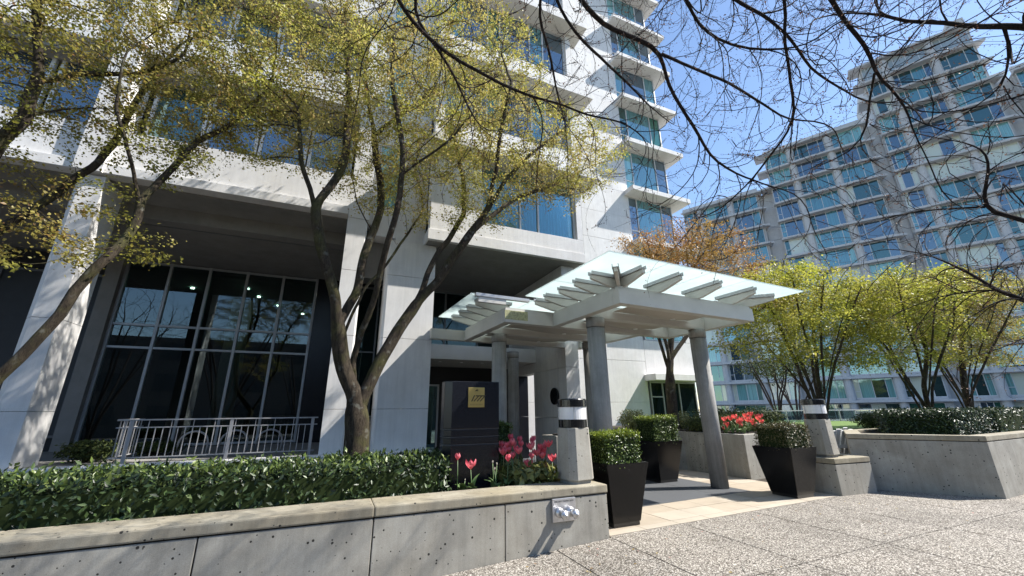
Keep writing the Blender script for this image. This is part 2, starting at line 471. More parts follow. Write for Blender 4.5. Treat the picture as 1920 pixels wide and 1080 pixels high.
# ------------------------------------------------------------------ mesh helpers
class MB:
    def __init__(self):
        self.v = []
        self.f = []

    def add(self, verts, faces):
        o = len(self.v)
        self.v.extend([tuple(p) for p in verts])
        self.f.extend([tuple(i + o for i in f) for f in faces])
        return self

    def box(self, x0, y0, z0, x1, y1, z1):
        return self.add([(x0, y0, z0), (x1, y0, z0), (x1, y1, z0), (x0, y1, z0), (x0, y0, z1), (x1, y0, z1), (x1, y1, z1), (x0, y1, z1)],
                        [(0, 3, 2, 1), (4, 5, 6, 7), (0, 1, 5, 4), (1, 2, 6, 5), (2, 3, 7, 6), (3, 0, 4, 7)])

    def prism(self, poly, z0, z1, poly1=None):
        n = len(poly)
        t = poly1 or poly
        a = 0.0
        for i in range(n):
            x0, y0 = poly[i]
            x1, y1 = poly[(i + 1) % n]
            a += x0 * y1 - x1 * y0
        if a < 0:
            poly = poly[::-1]
            t = t[::-1]
        vs = [(p[0], p[1], z0) for p in poly] + [(p[0], p[1], z1) for p in t]
        fs = [tuple(range(n))[::-1], tuple(range(n, 2 * n))] + [(i, (i + 1) % n, n + (i + 1) % n, n + i) for i in range(n)]
        return self.add(vs, fs)

    def lathe(self, prof, cx=0, cy=0, n=24, closed=True):
        vs = []
        fs = []
        for r, z in prof:
            for k in range(n):
                a = 2 * PI * k / n
                vs.append((cx + r * math.cos(a), cy + r * math.sin(a), z))
        for j in range(len(prof) - 1):
            for k in range(n):
                k2 = (k + 1) % n
                fs.append((j * n + k, j * n + k2, (j + 1) * n + k2, (j + 1) * n + k))
        if closed:
            fs.append(tuple(range(n))[::-1])
            fs.append(tuple((len(prof) - 1) * n + k for k in range(n)))
        return self.add(vs, fs)

    def tube(self, pts, rad, n=6, cap=True):
        pts = [Vector(p) for p in pts]
        if not isinstance(rad, (list, tuple)):
            rad = [rad] * len(pts)
        vs = []
        fs = []
        ref = Vector((0, 0, 1)) if abs((pts[-1] - pts[0]).normalized().z) < 0.9 else Vector((1, 0, 0))
        for i, p in enumerate(pts):
            t = (pts[min(i + 1, len(pts) - 1)] - pts[max(i - 1, 0)]).normalized()
            a = t.cross(ref)
            if a.length < 1e-4:
                a = t.orthogonal()
            a.normalize()
            b = t.cross(a)
            for k in range(n):
                an = 2 * PI * k / n
                vs.append(p + (a * math.cos(an) + b * math.sin(an)) * rad[i])
        for i in range(len(pts) - 1):
            for k in range(n):
                k2 = (k + 1) % n
                fs.append((i * n + k, i * n + k2, (i + 1) * n + k2, (i + 1) * n + k))
        if cap:
            fs.append(tuple(range(n))[::-1])
            fs.append(tuple((len(pts) - 1) * n + k for k in range(n)))
        return self.add(vs, fs)

    def mesh(self, name, mat, smooth=False, bevel=0.0, fix=False):
        me = bpy.data.meshes.new(name)
        me.from_pydata(self.v, [], self.f)
        if bevel > 0 or fix:
            bm = bmesh.new()
            bm.from_mesh(me)
            if fix:
                bmesh.ops.recalc_face_normals(bm, faces=bm.faces)
            if bevel > 0:
                ed = [e for e in bm.edges if len(e.link_faces) == 2 and e.calc_face_angle(0) > 0.3]
                bmesh.ops.bevel(bm, geom=ed, offset=bevel, segments=2, profile=0.6, affect='EDGES', clamp_overlap=True)
            bm.to_mesh(me)
            bm.free()
        if mat:
            me.materials.append(MATS[mat])
        if smooth:
            for p in me.polygons:
                p.use_smooth = True
        me.update()
        return me

    def build(self, name, mat, parent=None, smooth=False, bevel=0.0, fix=False):
        return obj(name, self.mesh(name, mat, smooth, bevel, fix), parent)


def obj(name, me, parent=None, loc=None, rotz=None):
    o = bpy.data.objects.new(name, me)
    COL.objects.link(o)
    if parent is not None:
        o.parent = parent
    if loc is not None:
        o.location = loc
    if rotz is not None:
        o.rotation_euler = (0, 0, rotz)
    return o


def tag(o, label=None, cat=None, group=None, kind=None):
    if label:
        o['label'] = label
    if cat:
        o['category'] = cat
    if group:
        o['group'] = group
    if kind:
        o['kind'] = kind
    return o


def thing(name, label, cat, loc=(0, 0, 0), rotz=0.0, group=None):
    o = bpy.data.objects.new(name, None)
    o.empty_display_size = 0.2
    COL.objects.link(o)
    o.location = loc
    o.rotation_euler = (0, 0, rotz)
    return tag(o, label, cat, group)


def B(x0, y0, z0, x1, y1, z1):
    return MB().box(x0, y0, z0, x1, y1, z1)


# ------------------------------------------------------------------ leaves and branches
def leaf_mesh(name, pos, normal, heading, length, width, mat, fold=0.15):
    """many kite-shaped leaves, each one a small island folded along its midrib"""
    n = len(pos)
    nn = normal / (np.linalg.norm(normal, axis=1, keepdims=True) + 1e-9)
    h = heading - nn * np.sum(heading * nn, axis=1, keepdims=True)
    h = h / (np.linalg.norm(h, axis=1, keepdims=True) + 1e-9)
    s = np.cross(nn, h)
    L = length[:, None]
    Wd = width[:, None]
    base = pos
    tip = pos + h * L
    mid = pos + h * L * 0.45
    lft = mid + s * Wd * 0.5 + nn * Wd * fold
    rgt = mid - s * Wd * 0.5 + nn * Wd * fold
    co = np.stack([base, rgt, tip, lft], axis=1).reshape(-1, 3).astype(np.float32)
    me = bpy.data.meshes.new(name)
    me.vertices.add(4 * n)
    me.vertices.foreach_set('co', co.ravel())
    me.loops.add(6 * n)
    idx = (np.arange(n)[:, None] * 4 + np.array([0, 1, 2, 0, 2, 3])[None, :]).ravel().astype(np.int32)
    me.loops.foreach_set('vertex_index', idx)
    me.polygons.add(2 * n)
    me.polygons.foreach_set('loop_start', np.arange(0, 6 * n, 3, dtype=np.int32))
    me.polygons.foreach_set('loop_total', np.full(2 * n, 3, dtype=np.int32))
    me.update(calc_edges=True)
    me.materials.append(MATS[mat])
    return me


def ellipsoid_points(cells, n, rng):
    """points spread through a union of ellipsoids (centre, radii), denser near the shell"""
    vol = np.array([c[1][0] * c[1][1] * c[1][2] for c in cells])
    cnt = rng.multinomial(n, vol / vol.sum())
    out = []
    for (c, r), k in zip(cells, cnt):
        d = rng.normal(size=(k, 3))
        d /= np.linalg.norm(d, axis=1, keepdims=True)
        rad = rng.random(k) ** 0.42
        out.append(np.array(c) + d * rad[:, None] * np.array(r))
    return np.concatenate(out)


def grow(limbs, attr, step=0.14, infl=1.0, kill=0.2, iters=70, up=0.12, jit=0.25, rng=None, mom=0.55):
    """limbs: polylines that share points where they fork. Grows side branches towards the attraction points."""
    pos = []
    par = []
    for li, pl in enumerate(limbs):
        pl = [np.array(p, float) for p in pl]
        if pos:
            P = np.array(pos)
            d = np.linalg.norm(P - pl[0], axis=1)
            prev = int(np.argmin(d))
            seq = [pos[prev]] + pl[1:]
        else:
            prev = -1
            seq = pl
            pos.append(pl[0])
            par.append(-1)
            prev = 0
        for a, b in zip(seq[:-1], seq[1:]):
            a = np.array(a)
            m = max(1, int(round(np.linalg.norm(b - a) / step)))
            for k in range(1, m + 1):
                pos.append(a + (b - a) * k / m + rng.normal(size=3) * 0.008)
                par.append(prev)
                prev = len(pos) - 1
    nlimb = len(pos)
    P = np.array(pos)
    near_d = np.full(len(attr), 1e9)
    near_i = np.zeros(len(attr), int)

    def update(i0, Pn):
        nonlocal near_d, near_i
        for c in range(0, len(Pn), 400):
            blk = Pn[c:c + 400]
            d = np.linalg.norm(attr[:, None, :] - blk[None, :, :], axis=2)
            j = d.argmin(1)
            dm = d[np.arange(len(attr)), j]
            better = dm < near_d
            near_d = np.where(better, dm, near_d)
            near_i = np.where(better, i0 + c + j, near_i)
    update(0, P)
    par = list(par)
    nchild = {}
    stuck = {}
    for it in range(iters):
        live = near_d > kill
        act = live & (near_d < infl * (3.0 if it < 6 else 1.0))
        if not act.any():
            break
        ids = near_i[act]
        dv = attr[act] - P[ids]
        dv /= np.linalg.norm(dv, axis=1, keepdims=True) + 1e-9
        acc = np.zeros((len(P), 3))
        np.add.at(acc, ids, dv)
        src = np.unique(ids)
        newp = []
        newpar = []
        for s in src:
            c = nchild.get(s, 0)
            if c >= 3:
                continue
            nchild[s] = c + 1
            d = acc[s] / (np.linalg.norm(acc[s]) + 1e-9)
            d = d + rng.normal(size=3) * jit + np.array([0, 0, up])
            if par[s] >= 0:
                t = P[s] - P[par[s]]
                d = d + mom * t / (np.linalg.norm(t) + 1e-9)
            d /= np.linalg.norm(d) + 1e-9
            newp.append(P[s] + d * step)
            newpar.append(int(s))
        if not newp:
            break
        i0 = len(P)
        newp = np.array(newp)
        P = np.vstack([P, newp])
        par.extend(newpar)
        update(i0, newp)
    return P, np.array(par), nlimb


def branch_radii(P, par, r_tip, r_base):
    n = len(P)
    kids = np.zeros(n, int)
    for i in range(1, n):
        kids[par[i]] += 1
    tips = max(2, int((kids == 0).sum()))
    p = max(1.5, math.log(tips) / math.log(max(1.6, r_base / r_tip)))
    acc = np.zeros(n)
    for i in range(n - 1, 0, -1):
        if acc[i] == 0:
            acc[i] = r_tip ** p
        acc[par[i]] += acc[i]
    acc[0] = max(acc[0], r_tip ** p)
    # a little thickening with length keeps long limbs from looking like wire
    return acc ** (1.0 / p), kids


def branch_mesh(name, P, par, R, mat):
    n = len(P)
    ch = [[] for _ in range(n)]
    for i in range(1, n):
        ch[par[i]].append(i)
    verts = []
    faces = []
    stack = [(0, None)]
    while stack:
        start, frm = stack.pop()
        chain = [start]
        cur = start
        while ch[cur]:
            k = sorted(ch[cur], key=lambda q: -R[q])
            for o in k[1:]:
                stack.append((o, cur))
            cur = k[0]
            chain.append(cur)
        pts = [P[i] for i in chain]
        rad = [R[i] for i in chain]
        if frm is not None:
            pts = [P[frm]] + pts
            rad = [min(R[frm], rad[0] * 1.25)] + rad
        if len(pts) < 2:
            continue
        pts = np.array(pts)
        rad = np.array(rad)
        if len(pts) > 3:                       # gentle smoothing
            sm = pts.copy()
            sm[1:-1] = 0.25 * pts[:-2] + 0.5 * pts[1:-1] + 0.25 * pts[2:]
            pts = sm
            rad[1:-1] = (rad[:-2] + rad[1:-1] * 2 + rad[2:]) / 4
        rad[-1] *= 0.6
        r0 = rad.max()
        k = 10 if r0 > 0.06 else (6 if r0 > 0.018 else (4 if r0 > 0.008 else 3))
        t = np.gradient(pts, axis=0)
        t /= np.linalg.norm(t, axis=1, keepdims=True) + 1e-9
        ref = np.array([0.31, 0.52, 0.79]) if abs(t[0] @ np.array([0.31, 0.52, 0.79])) < 0.9 else np.array([1.0, 0, 0])
        a = np.cross(t, ref)
        a /= np.linalg.norm(a, axis=1, keepdims=True) + 1e-9
        b = np.cross(t, a)
        ang = 2 * PI * np.arange(k) / k
        ring = pts[:, None, :] + rad[:, None, None] * (a[:, None, :] * np.cos(ang)[None, :, None] + b[:, None, :] * np.sin(ang)[None, :, None])
        o = len(verts)
        verts.extend(map(tuple, ring.reshape(-1, 3)))
        m = len(pts)
        for i in range(m - 1):
            for q in range(k):
                q2 = (q + 1) % k
                faces.append((o + i * k + q, o + i * k + q2, o + (i + 1) * k + q2, o + (i + 1) * k + q))
        faces.append(tuple(o + (m - 1) * k + q for q in range(k)))
    me = bpy.data.meshes.new(name)
    me.from_pydata(verts, [], faces)
    me.materials.append(MATS[mat])
    me.polygons.foreach_set('use_smooth', np.ones(len(me.polygons), bool))
    me.update()
    return me


def split_limbs(P, par, R, thr):
    """index of the thick skeleton (trunk) and the thin rest (branches)"""
    return R >= thr


def tree(name, label, cat, limbs, cells, n_attr, leaf, leaf_mat, bark_mat, r_base, r_tip=0.004, step=0.14, seed=1, group=None, kill=0.2, infl=1.0,
         loc=None, per=9, spread=0.13, size=(0.045, 0.085), up=0.12, iters=70, attr=None, leaf_cells=None, jit=0.25, mom=0.55):
    rng = np.random.default_rng(seed)
    if attr is None:
        attr = ellipsoid_points(cells, n_attr, rng)
    P, par, nl = grow(limbs, attr, step, infl, kill, iters, up, jit, rng, mom)
    R, kids = branch_radii(P, par, r_tip, r_base)
    if loc is None:
        loc = tuple(P[0])
    base = np.array(loc)
    root = thing(name, label, cat, loc, 0.0, group)
    # flare at the foot
    dz = P[:, 2] - P[0, 2]
    R = R * np.where(R > 0.45 * R[0], 1.0 + 0.35 * np.exp(-dz / 0.25), 1.0)
    obj('trunk', branch_mesh('trunk', P - base, par, R, bark_mat), root)
    if leaf:
        idx = np.where((R < r_tip * 2.6) & (np.arange(len(P)) >= nl))[0]
        idx = idx[P[idx, 2] > P[0, 2] + 0.8]
        src = np.repeat(idx, per)
        keep = rng.random(len(src)) < 0.9
        src = src[keep]
        m = len(src)
        back = P[par[src]] - P[src]
        pos = P[src] + back * rng.uniform(-.5, 1.0, (m, 1)) + rng.normal(size=(m, 3)) * np.array([spread, spread, spread * 0.7]) - np.array([0, 0, spread * .4])
        node_n = rng.normal(size=(len(P), 3)) * 0.6 + np.array([0.1, -0.15, 0.8])
        nor = node_n[src] + rng.normal(size=(m, 3)) * 0.55
        node_h = rng.normal(size=(len(P), 3)) + np.array([0, 0, -0.9])
        hd = node_h[src] + rng.normal(size=(m, 3)) * 0.9
        ln = size[0] + (size[1] - size[0]) * rng.random(m) ** 1.6
        o = obj('crown', leaf_mesh('crown', pos - base, nor, hd, ln, ln * rng.uniform(0.55, 0.85, m), leaf_mat), root)
        o['kind'] = 'stuff'
    return root


def hedge_leaves(poly, z0, z1, n, size, rng, bulge=0.04, top_frac=0.4, inner=0.10):
    """leaves over the top and the sides of a clipped hedge with the given plan outline"""
    poly = np.array(poly, float)
    m = len(poly)
    nxt = np.roll(poly, -1, axis=0)
    el = np.linalg.norm(nxt - poly, axis=1)
    area = 0.5 * np.sum(poly[:, 0] * nxt[:, 1] - nxt[:, 0] * poly[:, 1])
    sgn = 1.0 if area > 0 else -1.0
    nt_ = int(n * top_frac)
    ns = n - nt_
    e = rng.choice(m, ns, p=el / el.sum())
    t = rng.random(ns)
    p2 = poly[e] + (nxt[e] - poly[e]) * t[:, None]
    d = (nxt[e] - poly[e]) / el[e][:, None]
    nout = np.stack([d[:, 1], -d[:, 0]], axis=1) * sgn
    off = rng.normal(size=ns) * bulge - rng.random(ns) * inner
    pos = np.zeros((ns, 3))
    pos[:, :2] = p2 + nout * off[:, None]
    pos[:, 2] = z0 + (z1 - z0) * rng.random(ns)
    nor = np.zeros((ns, 3))
    nor[:, :2] = nout
    nor[:, 2] = 0.55
    nor += rng.normal(size=(ns, 3)) * 0.55
    lo = poly.min(0)
    hi = poly.max(0)
    tp = []
    while len(tp) < nt_:
        q = lo + (hi - lo) * rng.random((nt_ * 2, 2))
        ins = np.ones(len(q), bool)
        # convex outlines only
        for a, b in zip(poly, nxt):
            ins &= sgn * ((b[0] - a[0]) * (q[:, 1] - a[1]) - (b[1] - a[1]) * (q[:, 0] - a[0])) > 0
        tp.extend(q[ins].tolist())
    tp = np.array(tp[:nt_])
    post = np.zeros((nt_, 3))
    post[:, :2] = tp
    wob = 0.025 * np.sin(tp[:, 0] * 5.1) * np.cos(tp[:, 1] * 6.3) + 0.015 * np.sin(tp[:, 0] * 13.0)
    post[:, 2] = z1 + wob + rng.normal(size=nt_) * bulge * 0.8 - rng.random(nt_) * inner * 0.5
    nort = np.tile(np.array([0, 0, 1.0]), (nt_, 1)) + rng.normal(size=(nt_, 3)) * 0.6
    hd = rng.normal(size=(n, 3)) + np.array([0, 0, 0.9])
    ln = rng.uniform(size[0], size[1], n)
    return np.concatenate([pos, post]), np.concatenate([nor, nort]), hd, ln


def hedge(name, label, poly, z0, z1, n, size, mat, loc, seed=3, tips=None, ratio=0.5, group=None, cat='hedge', bulge=0.035, core_in=0.10, top_frac=0.4, tip_n=0.35):
    rng = np.random.default_rng(seed)
    root = thing(name, label, cat, loc, 0.0, group)
    L = np.array(loc)
    pos, nor, hd, ln = hedge_leaves(poly, z0, z1, n, size, rng, bulge, top_frac)
    o = obj('foliage', leaf_mesh('foliage', pos - L, nor, hd, ln, ln * rng.uniform(ratio * 0.8, ratio * 1.2, len(ln)), mat), root)
    o['kind'] = 'stuff'
    if tips:
        k = int(n * tip_n)
        pos, nor, hd, ln = hedge_leaves(poly, z1 - 0.02, z1 + 0.02, k, size, rng, bulge, 0.93)
        hd[:, 2] += 1.0
        nor = rng.normal(size=(k, 3)) + np.array([0.2, -0.3, 0.2])
        o = obj('new_shoots', leaf_mesh('new_shoots', pos - L, nor, hd, ln, ln * ratio, tips), root)
        o['kind'] = 'stuff'
    p = np.array(poly, float)
    c = p.mean(0)
    v = c - p
    pin = p + v / np.linalg.norm(v, axis=1, keepdims=True) * core_in
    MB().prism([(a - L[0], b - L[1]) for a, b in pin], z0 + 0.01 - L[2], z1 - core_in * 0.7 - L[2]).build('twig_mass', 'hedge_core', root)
    return root

# ================================================================== GROUND
def gz(x):
    """the pavement falls gently to the left of the entrance"""
    return min(0.0, 0.045 * (x - 3.42))


def edge_y(x):
    return 4.765 if x < 3.42 else 4.82 + 0.039 * (x - 3.45)


g = MB()
g.add([(-400, -400, -1.2), (400, -400, -1.2), (400, 400, -1.2), (-400, 400, -1.2)], [(0, 1, 2, 3)])
tag(g.build('ground', 'soil'), kind='structure')
tag(B(-120, -16, -1.0, 140, -3.42, -0.75).build('road', 'asphalt'), kind='structure')
tag(B(-120, -3.4, -0.95, 140, -3.22, -0.60).build('kerb', 'column_concrete', bevel=0.02), kind='structure')
tag(B(-120, -22, -1.0, 140, -16.2, -0.63).build('far_pavement', 'column_concrete'), kind='structure')
tag(B(15.9, -3.2, -0.9, 140, 130, -0.03).build('plaza', 'column_concrete'), kind='structure')

walk = MB()
xs = [-14.0, -6.38, 3.42, 20.0]
for x0, x1 in zip(xs[:-1], xs[1:]):
    walk.add([(x0, -3.2, -0.9), (x1, -3.2, -0.9), (x1, 9.0, -0.9), (x0, 9.0, -0.9), (x0, -3.2, gz(x0) - 0.022), (x1, -3.2, gz(x1) - 0.022), (x1, 9.0, gz(x1) - 0.022), (x0, 9.0, gz(x0) - 0.022)],
             [(0, 3, 2, 1), (4, 5, 6, 7), (0, 1, 5, 4), (2, 3, 7, 6), (3, 0, 4, 7), (1, 2, 6, 5)])
sidewalk = tag(walk.build('sidewalk', 'soil'), kind='structure')
colx = [-9.38, -7.88, -6.38, -4.88, -3.38, -1.88, -0.38, 1.12, 2.62, 3.42, 4.72, 6.22, 7.72, 9.22, 10.72, 12.22, 13.72, 15.22]
rowy = [-3.2, -1.45, 0.10, 1.65, 3.20, None]
for x0, x1 in zip(colx[:-1], colx[1:]):
    for y0, y1 in zip(rowy[:-1], rowy[1:]):
        ya, yb = (edge_y(x0 + 0.01), edge_y(x1 - 0.01)) if y1 is None else (y1 - 0.006, y1 - 0.006)
        a, b = x0 + 0.008, x1 - 0.008
        za, zb = gz(a) - 0.002, gz(b) - 0.002
        m = MB().add([(a, y0 + .006, za - .03), (b, y0 + .006, zb - .03), (b, yb, zb - .03), (a, ya, za - .03), (a, y0 + .006, za), (b, y0 + .006, zb), (b, yb, zb), (a, ya, za)],
                     [(0, 3, 2, 1), (4, 5, 6, 7), (0, 1, 5, 4), (1, 2, 6, 5), (2, 3, 7, 6), (3, 0, 4, 7)])
        m.build('paving_panel', 'aggregate', sidewalk)

# entrance paving: a light kerb strip, two rows of tan tiles, then dark granite
pave = MB().box(0, 0, -0.35, 9.0, 9.6, -0.034).build('entrance_paving', 'soil')
pave.location = (3.45, 4.83, 0)
pave.rotation_euler = (0, 0, math.radians(2.2))
tag(pave, kind='structure')
TILES = {}


def tile(w, h, x, y, mat, dz=0.0):
    key = (round(w, 3), round(h, 3), mat)
    if key not in TILES:
        TILES[key] = MB().box(0.004, 0.004, -0.03, w - 0.004, h - 0.004, 0.0).mesh('paving_tile', mat)
    obj('paving_tile', TILES[key], pave, (x, y, dz))


rt = random.Random(5)
for i in range(9):
    tile(0.62, 0.17, i * 0.62, 0.0, 'tan_stone_light', rt.uniform(-.001, .001))
for r_ in range(2):
    for i in range(9):
        tile(0.62, 0.435, i * 0.62 - 0.0, 0.17 + r_ * 0.435, rt.choice(['tan_stone', 'tan_stone_light', 'tan_stone']), rt.uniform(-.0015, .0015))
for r_ in range(6):
    for i in range(5):
        tile(0.86, 0.86, i * 0.86, 1.04 + r_ * 0.86, 'dark_granite_tile', rt.uniform(-.0015, .0015))
for r_ in range(5):
    for i in range(2):
        tile(0.62, 0.62, 4.3 + i * 0.62, 1.04 + r_ * 0.62, rt.choice(['tan_stone', 'tan_stone_light']), rt.uniform(-.0015, .0015))
tag(B(2.14, 9.95, -0.3, 13.0, 15.0, -0.006).build('porch_floor', 'dark_granite_tile'), kind='structure')

# ================================================================== FRONT PLANTER WALL
pw = thing('planter_wall', 'long low pitted concrete planter wall with a cap stone below the laurel hedge', 'wall', (0, 4.77, 0))
seams = [3.40, 1.96, 0.50, -0.98, -2.45, -3.92, -5.40, -6.88, -8.36]
for b, a in zip(seams[:-1], seams[1:]):
    MB().add([(a + .006, 0, gz(a) - .1), (b - .006, 0, gz(b) - .1), (b - .006, .18, gz(b) - .1), (a + .006, .18, gz(a) - .1), (a + .006, 0, .503), (b - .006, 0, .503), (b - .006, .18, .503), (a + .006, .18, .503)],
             [(0, 3, 2, 1), (4, 5, 6, 7), (0, 1, 5, 4), (1, 2, 6, 5), (2, 3, 7, 6), (3, 0, 4, 7)]).build('panel', 'planter_concrete', pw, bevel=0.006)
MB().box(-8.36, 0.025, -0.5, 3.385, 0.17, 0.515).build('backing', 'soil', pw)
capx = [3.40, 0.50, -2.45, -5.40, -8.36]
for b, a in zip(capx[:-1], capx[1:]):
    B(a + .001, -0.012, .517, b - .001 + (.008 if b > 3 else 0), 0.47, .618).build('cap_stone', 'cap_concrete', pw, bevel=0.016)
B(3.22, 0.19, -0.1, 3.39, 3.6, .50).build('return_wall', 'planter_concrete', pw, bevel=0.006)
B(3.12, 0.475, .517, 3.40, 3.6, .615).build('return_cap', 'cap_concrete', pw, bevel=0.016)
tag(B(-12, 5.2, -0.3, 3.2, 9.52, 0.53).build('planting_bed', 'soil'), kind='structure')

# fire connection on the wall
fc = thing('fire_connection', 'steel fire department connection plate with two capped inlets on the planter wall', 'fire inlet', (2.76, 4.768, 0.40))
B(-.135, -.022, -.105, .135, 0, .105).build('plate', 'steel', fc, bevel=0.004)
for sx in (-.062, .062):
    inlet = MB()
    prof = [(0.045, 0.0), (0.045, .03), (0.034, .032), (0.034, .09), (0.040, .092), (0.040, .125), (.030, .132), (.012, .136), (.012, .155), (.004, .158)]
    inlet.lathe(prof, 0, 0, 20)
    inlet.v = [(x + sx, -z - .02, y - .02) for x, y, z in inlet.v]
    io = inlet.build('inlet', 'steel', fc, smooth=True, fix=True)
    for a in (0.4, 2.5, 4.6):
        c, s = math.cos(a), math.sin(a)
        B(sx + c * .04 - .007, -.14, s * .04 - .02 - .007, sx + c * .04 + .007, -.115, s * .04 - .02 + .007).build('lug', 'steel', io)


def text(body, size, mat, parent, loc, shear=0.0, extrude=0.001, space=1.0, xs=1.0, bold=0.0):
    cu = bpy.data.curves.new('lettering', 'FONT')
    cu.body = body
    cu.size = size
    cu.shear = shear
    cu.offset = bold
    cu.extrude = extrude
    cu.space_character = space
    cu.align_x = 'CENTER'
    cu.align_y = 'CENTER'
    cu.materials.append(MATS[mat])
    o = bpy.data.objects.new('lettering', cu)
    COL.objects.link(o)
    o.parent = parent
    o.location = loc
    o.rotation_euler = (PI / 2, 0, 0)
    o.scale = (xs, 1, 1)
    bpy.context.view_layer.update()
    ev = o.evaluated_get(bpy.context.evaluated_depsgraph_get())
    me = bpy.data.meshes.new_from_object(ev)
    if not me.materials:
        me.materials.append(MATS[mat])
    w = obj('lettering', me, parent, loc)
    w.rotation_euler = (PI / 2, 0, 0)
    bpy.data.objects.remove(o)
    return w


fc.scale = (1.22, 1.22, 1.22)
fc.location = (2.735, 4.768, .385)
text('FIRE DEPT CONNECTION', 0.019, 'frame_dark', fc, (0, -.0235, .078))

# ================================================================== BLACK GRANITE SIGN
sg = thing('sign_monument', 'black granite monument sign with a gold plaque reading 1777 behind the tulips', 'sign', (1.90, 5.72, 0.5))
for z0, z1, w in ((.0, .60, .0), (.612, .70, .006), (.712, .80, .006), (.812, 1.47, .0)):
    MB().prism([(-.36 + w, w), (.36 - w, w), (.36 - w, .36 - w), (-.36 + w, .36 - w), (-.45 + w, .27), (-.45 + w, .09)], z0, z1).build('granite_block', 'black_granite', sg, bevel=0.007)
MB().box(-.34, .03, .01, .34, .33, 1.44).build('core', 'black_granite_band', sg)
for z in (.606, .706, .806):
    MB().prism([(-.362, -.002), (.362, -.002), (.362, .362), (-.362, .362), (-.452, .272), (-.452, .088)], z - .005, z + .005).build('joint_strip', 'black_granite_band', sg)
pl = B(-.125, -.012, 1.105, .125, 0.001, 1.385).build('plaque', 'brass', sg, bevel=0.003)
text('1777', 0.120, 'engraving', pl, (0, -.0135, 1.225), 0.5, space=0.80, bold=.0026)
text('BAYSHORE DRIVE', 0.0245, 'engraving_faint', pl, (0, -.0135, 1.142), 0, space=1.02)
em = MB()
for k in range(3):
    a = [(-.03 + .06 * t / 8, -.0135, 1.328 + .010 * k + .010 * math.sin(t / 8 * PI) * (1 - .25 * k)) for t in range(9)]
    em.tube([(x * (1 - .18 * k) + .004 * k, y, z) for x, y, z in a], [.0008 + .003 * math.sin(t / 8 * PI) for t in range(9)], 5)
em.build('emblem', 'engraving', pl)


# ================================================================== BOLLARD LIGHTS
def bollard(label, x, y, z, rot, zt=0.70):
    t = thing('bollard_light', label, 'lamp', (x, y, z), rot, 'bollard lights on concrete posts')

    def oct_(h, c):
        return [(-h + c, -h), (h - c, -h), (h, -h + c), (h, h - c), (h - c, h), (-h + c, h), (-h, h - c), (-h, -h + c)]
    MB().prism(oct_(.180, .07), 0.0, 0.045).build('plinth', 'column_concrete', t)
    MB().prism(oct_(.212, .085), 0.045, zt, oct_(.188, .075)).build('post', 'planter_concrete', t, bevel=0.008)
    MB().lathe([(.185, zt), (.200, zt + .005), (.200, zt + .105), (.185, zt + .11)], 0, 0, 32).build('lamp_base', 'black_metal', t, smooth=False)
    MB().lathe([(.194, zt + .11), (.194, zt + .275)], 0, 0, 32).build('lens', 'lamp_white', t, smooth=False)
    rib = MB()
    for k in range(4):
        a = PI / 4 + k * PI / 2 + .25
        rib.tube([(.195 * math.cos(a), .195 * math.sin(a), zt + .11), (.195 * math.cos(a), .195 * math.sin(a), zt + .275)], .006, 5)
    rib.build('lens_rib', 'frame_metal', t)
    MB().lathe([(.188, zt + .275), (.206, zt + .28), (.206, zt + .372), (.197, zt + .388), (.05, zt + .395)], 0, 0, 32).build('lamp_cap', 'black_metal', t, smooth=False)


bollard('bollard light with black and white lamp beside the tulips on the wall cap', 3.14, 5.10, 0.618, 0.12)
bollard('bollard light with black and white lamp on the low block by the white chairs', 9.02, 5.30, 0.632, 0.12)


# ================================================================== POTS AND BOXWOOD
def pot(label, x, y, s=1.0, h=.82, rot=0.0):
    t = thing('planter_pot', label, 'planter pot', (x, y, 0.003), rot, 'tapered black pots at the entrance')
    b, tp = .235 * s, .36 * s

    def q(r):
        return [(-r, -r), (r, -r), (r, r), (-r, r)]
    MB().prism(q(b - .012), 0.0, .05).build('foot', 'black_metal', t)
    m = MB()
    w = .03
    m.add([(-b, -b, .05), (b, -b, .05), (b, b, .05), (-b, b, .05), (-tp, -tp, h), (tp, -tp, h), (tp, tp, h), (-tp, tp, h),
           (-tp + w, -tp + w, h), (tp - w, -tp + w, h), (tp - w, tp - w, h), (-tp + w, tp - w, h), (-tp + w, -tp + w, h - .08), (tp - w, -tp + w, h - .08), (tp - w, tp - w, h - .08), (-tp + w, tp - w, h - .08)],
          [(0, 3, 2, 1), (0, 1, 5, 4), (1, 2, 6, 5), (2, 3, 7, 6), (3, 0, 4, 7), (4, 5, 9, 8), (5, 6, 10, 9), (6, 7, 11, 10), (7, 4, 8, 11), (8, 9, 13, 12), (9, 10, 14, 13), (10, 11, 15, 14), (11, 8, 12, 15)])
    m.build('body', 'black_pot', t, bevel=0.006)
    MB().prism(q(tp - w - .002), h - .10, h - .07).build('soil_top', 'soil', t)


def sq(x, y, r, rot=0.0):
    c, s = math.cos(rot), math.sin(rot)
    return [(x + c * a - s * b, y + s * a + c * b) for a, b in ((-r, -r), (r, -r), (r, r), (-r, r))]


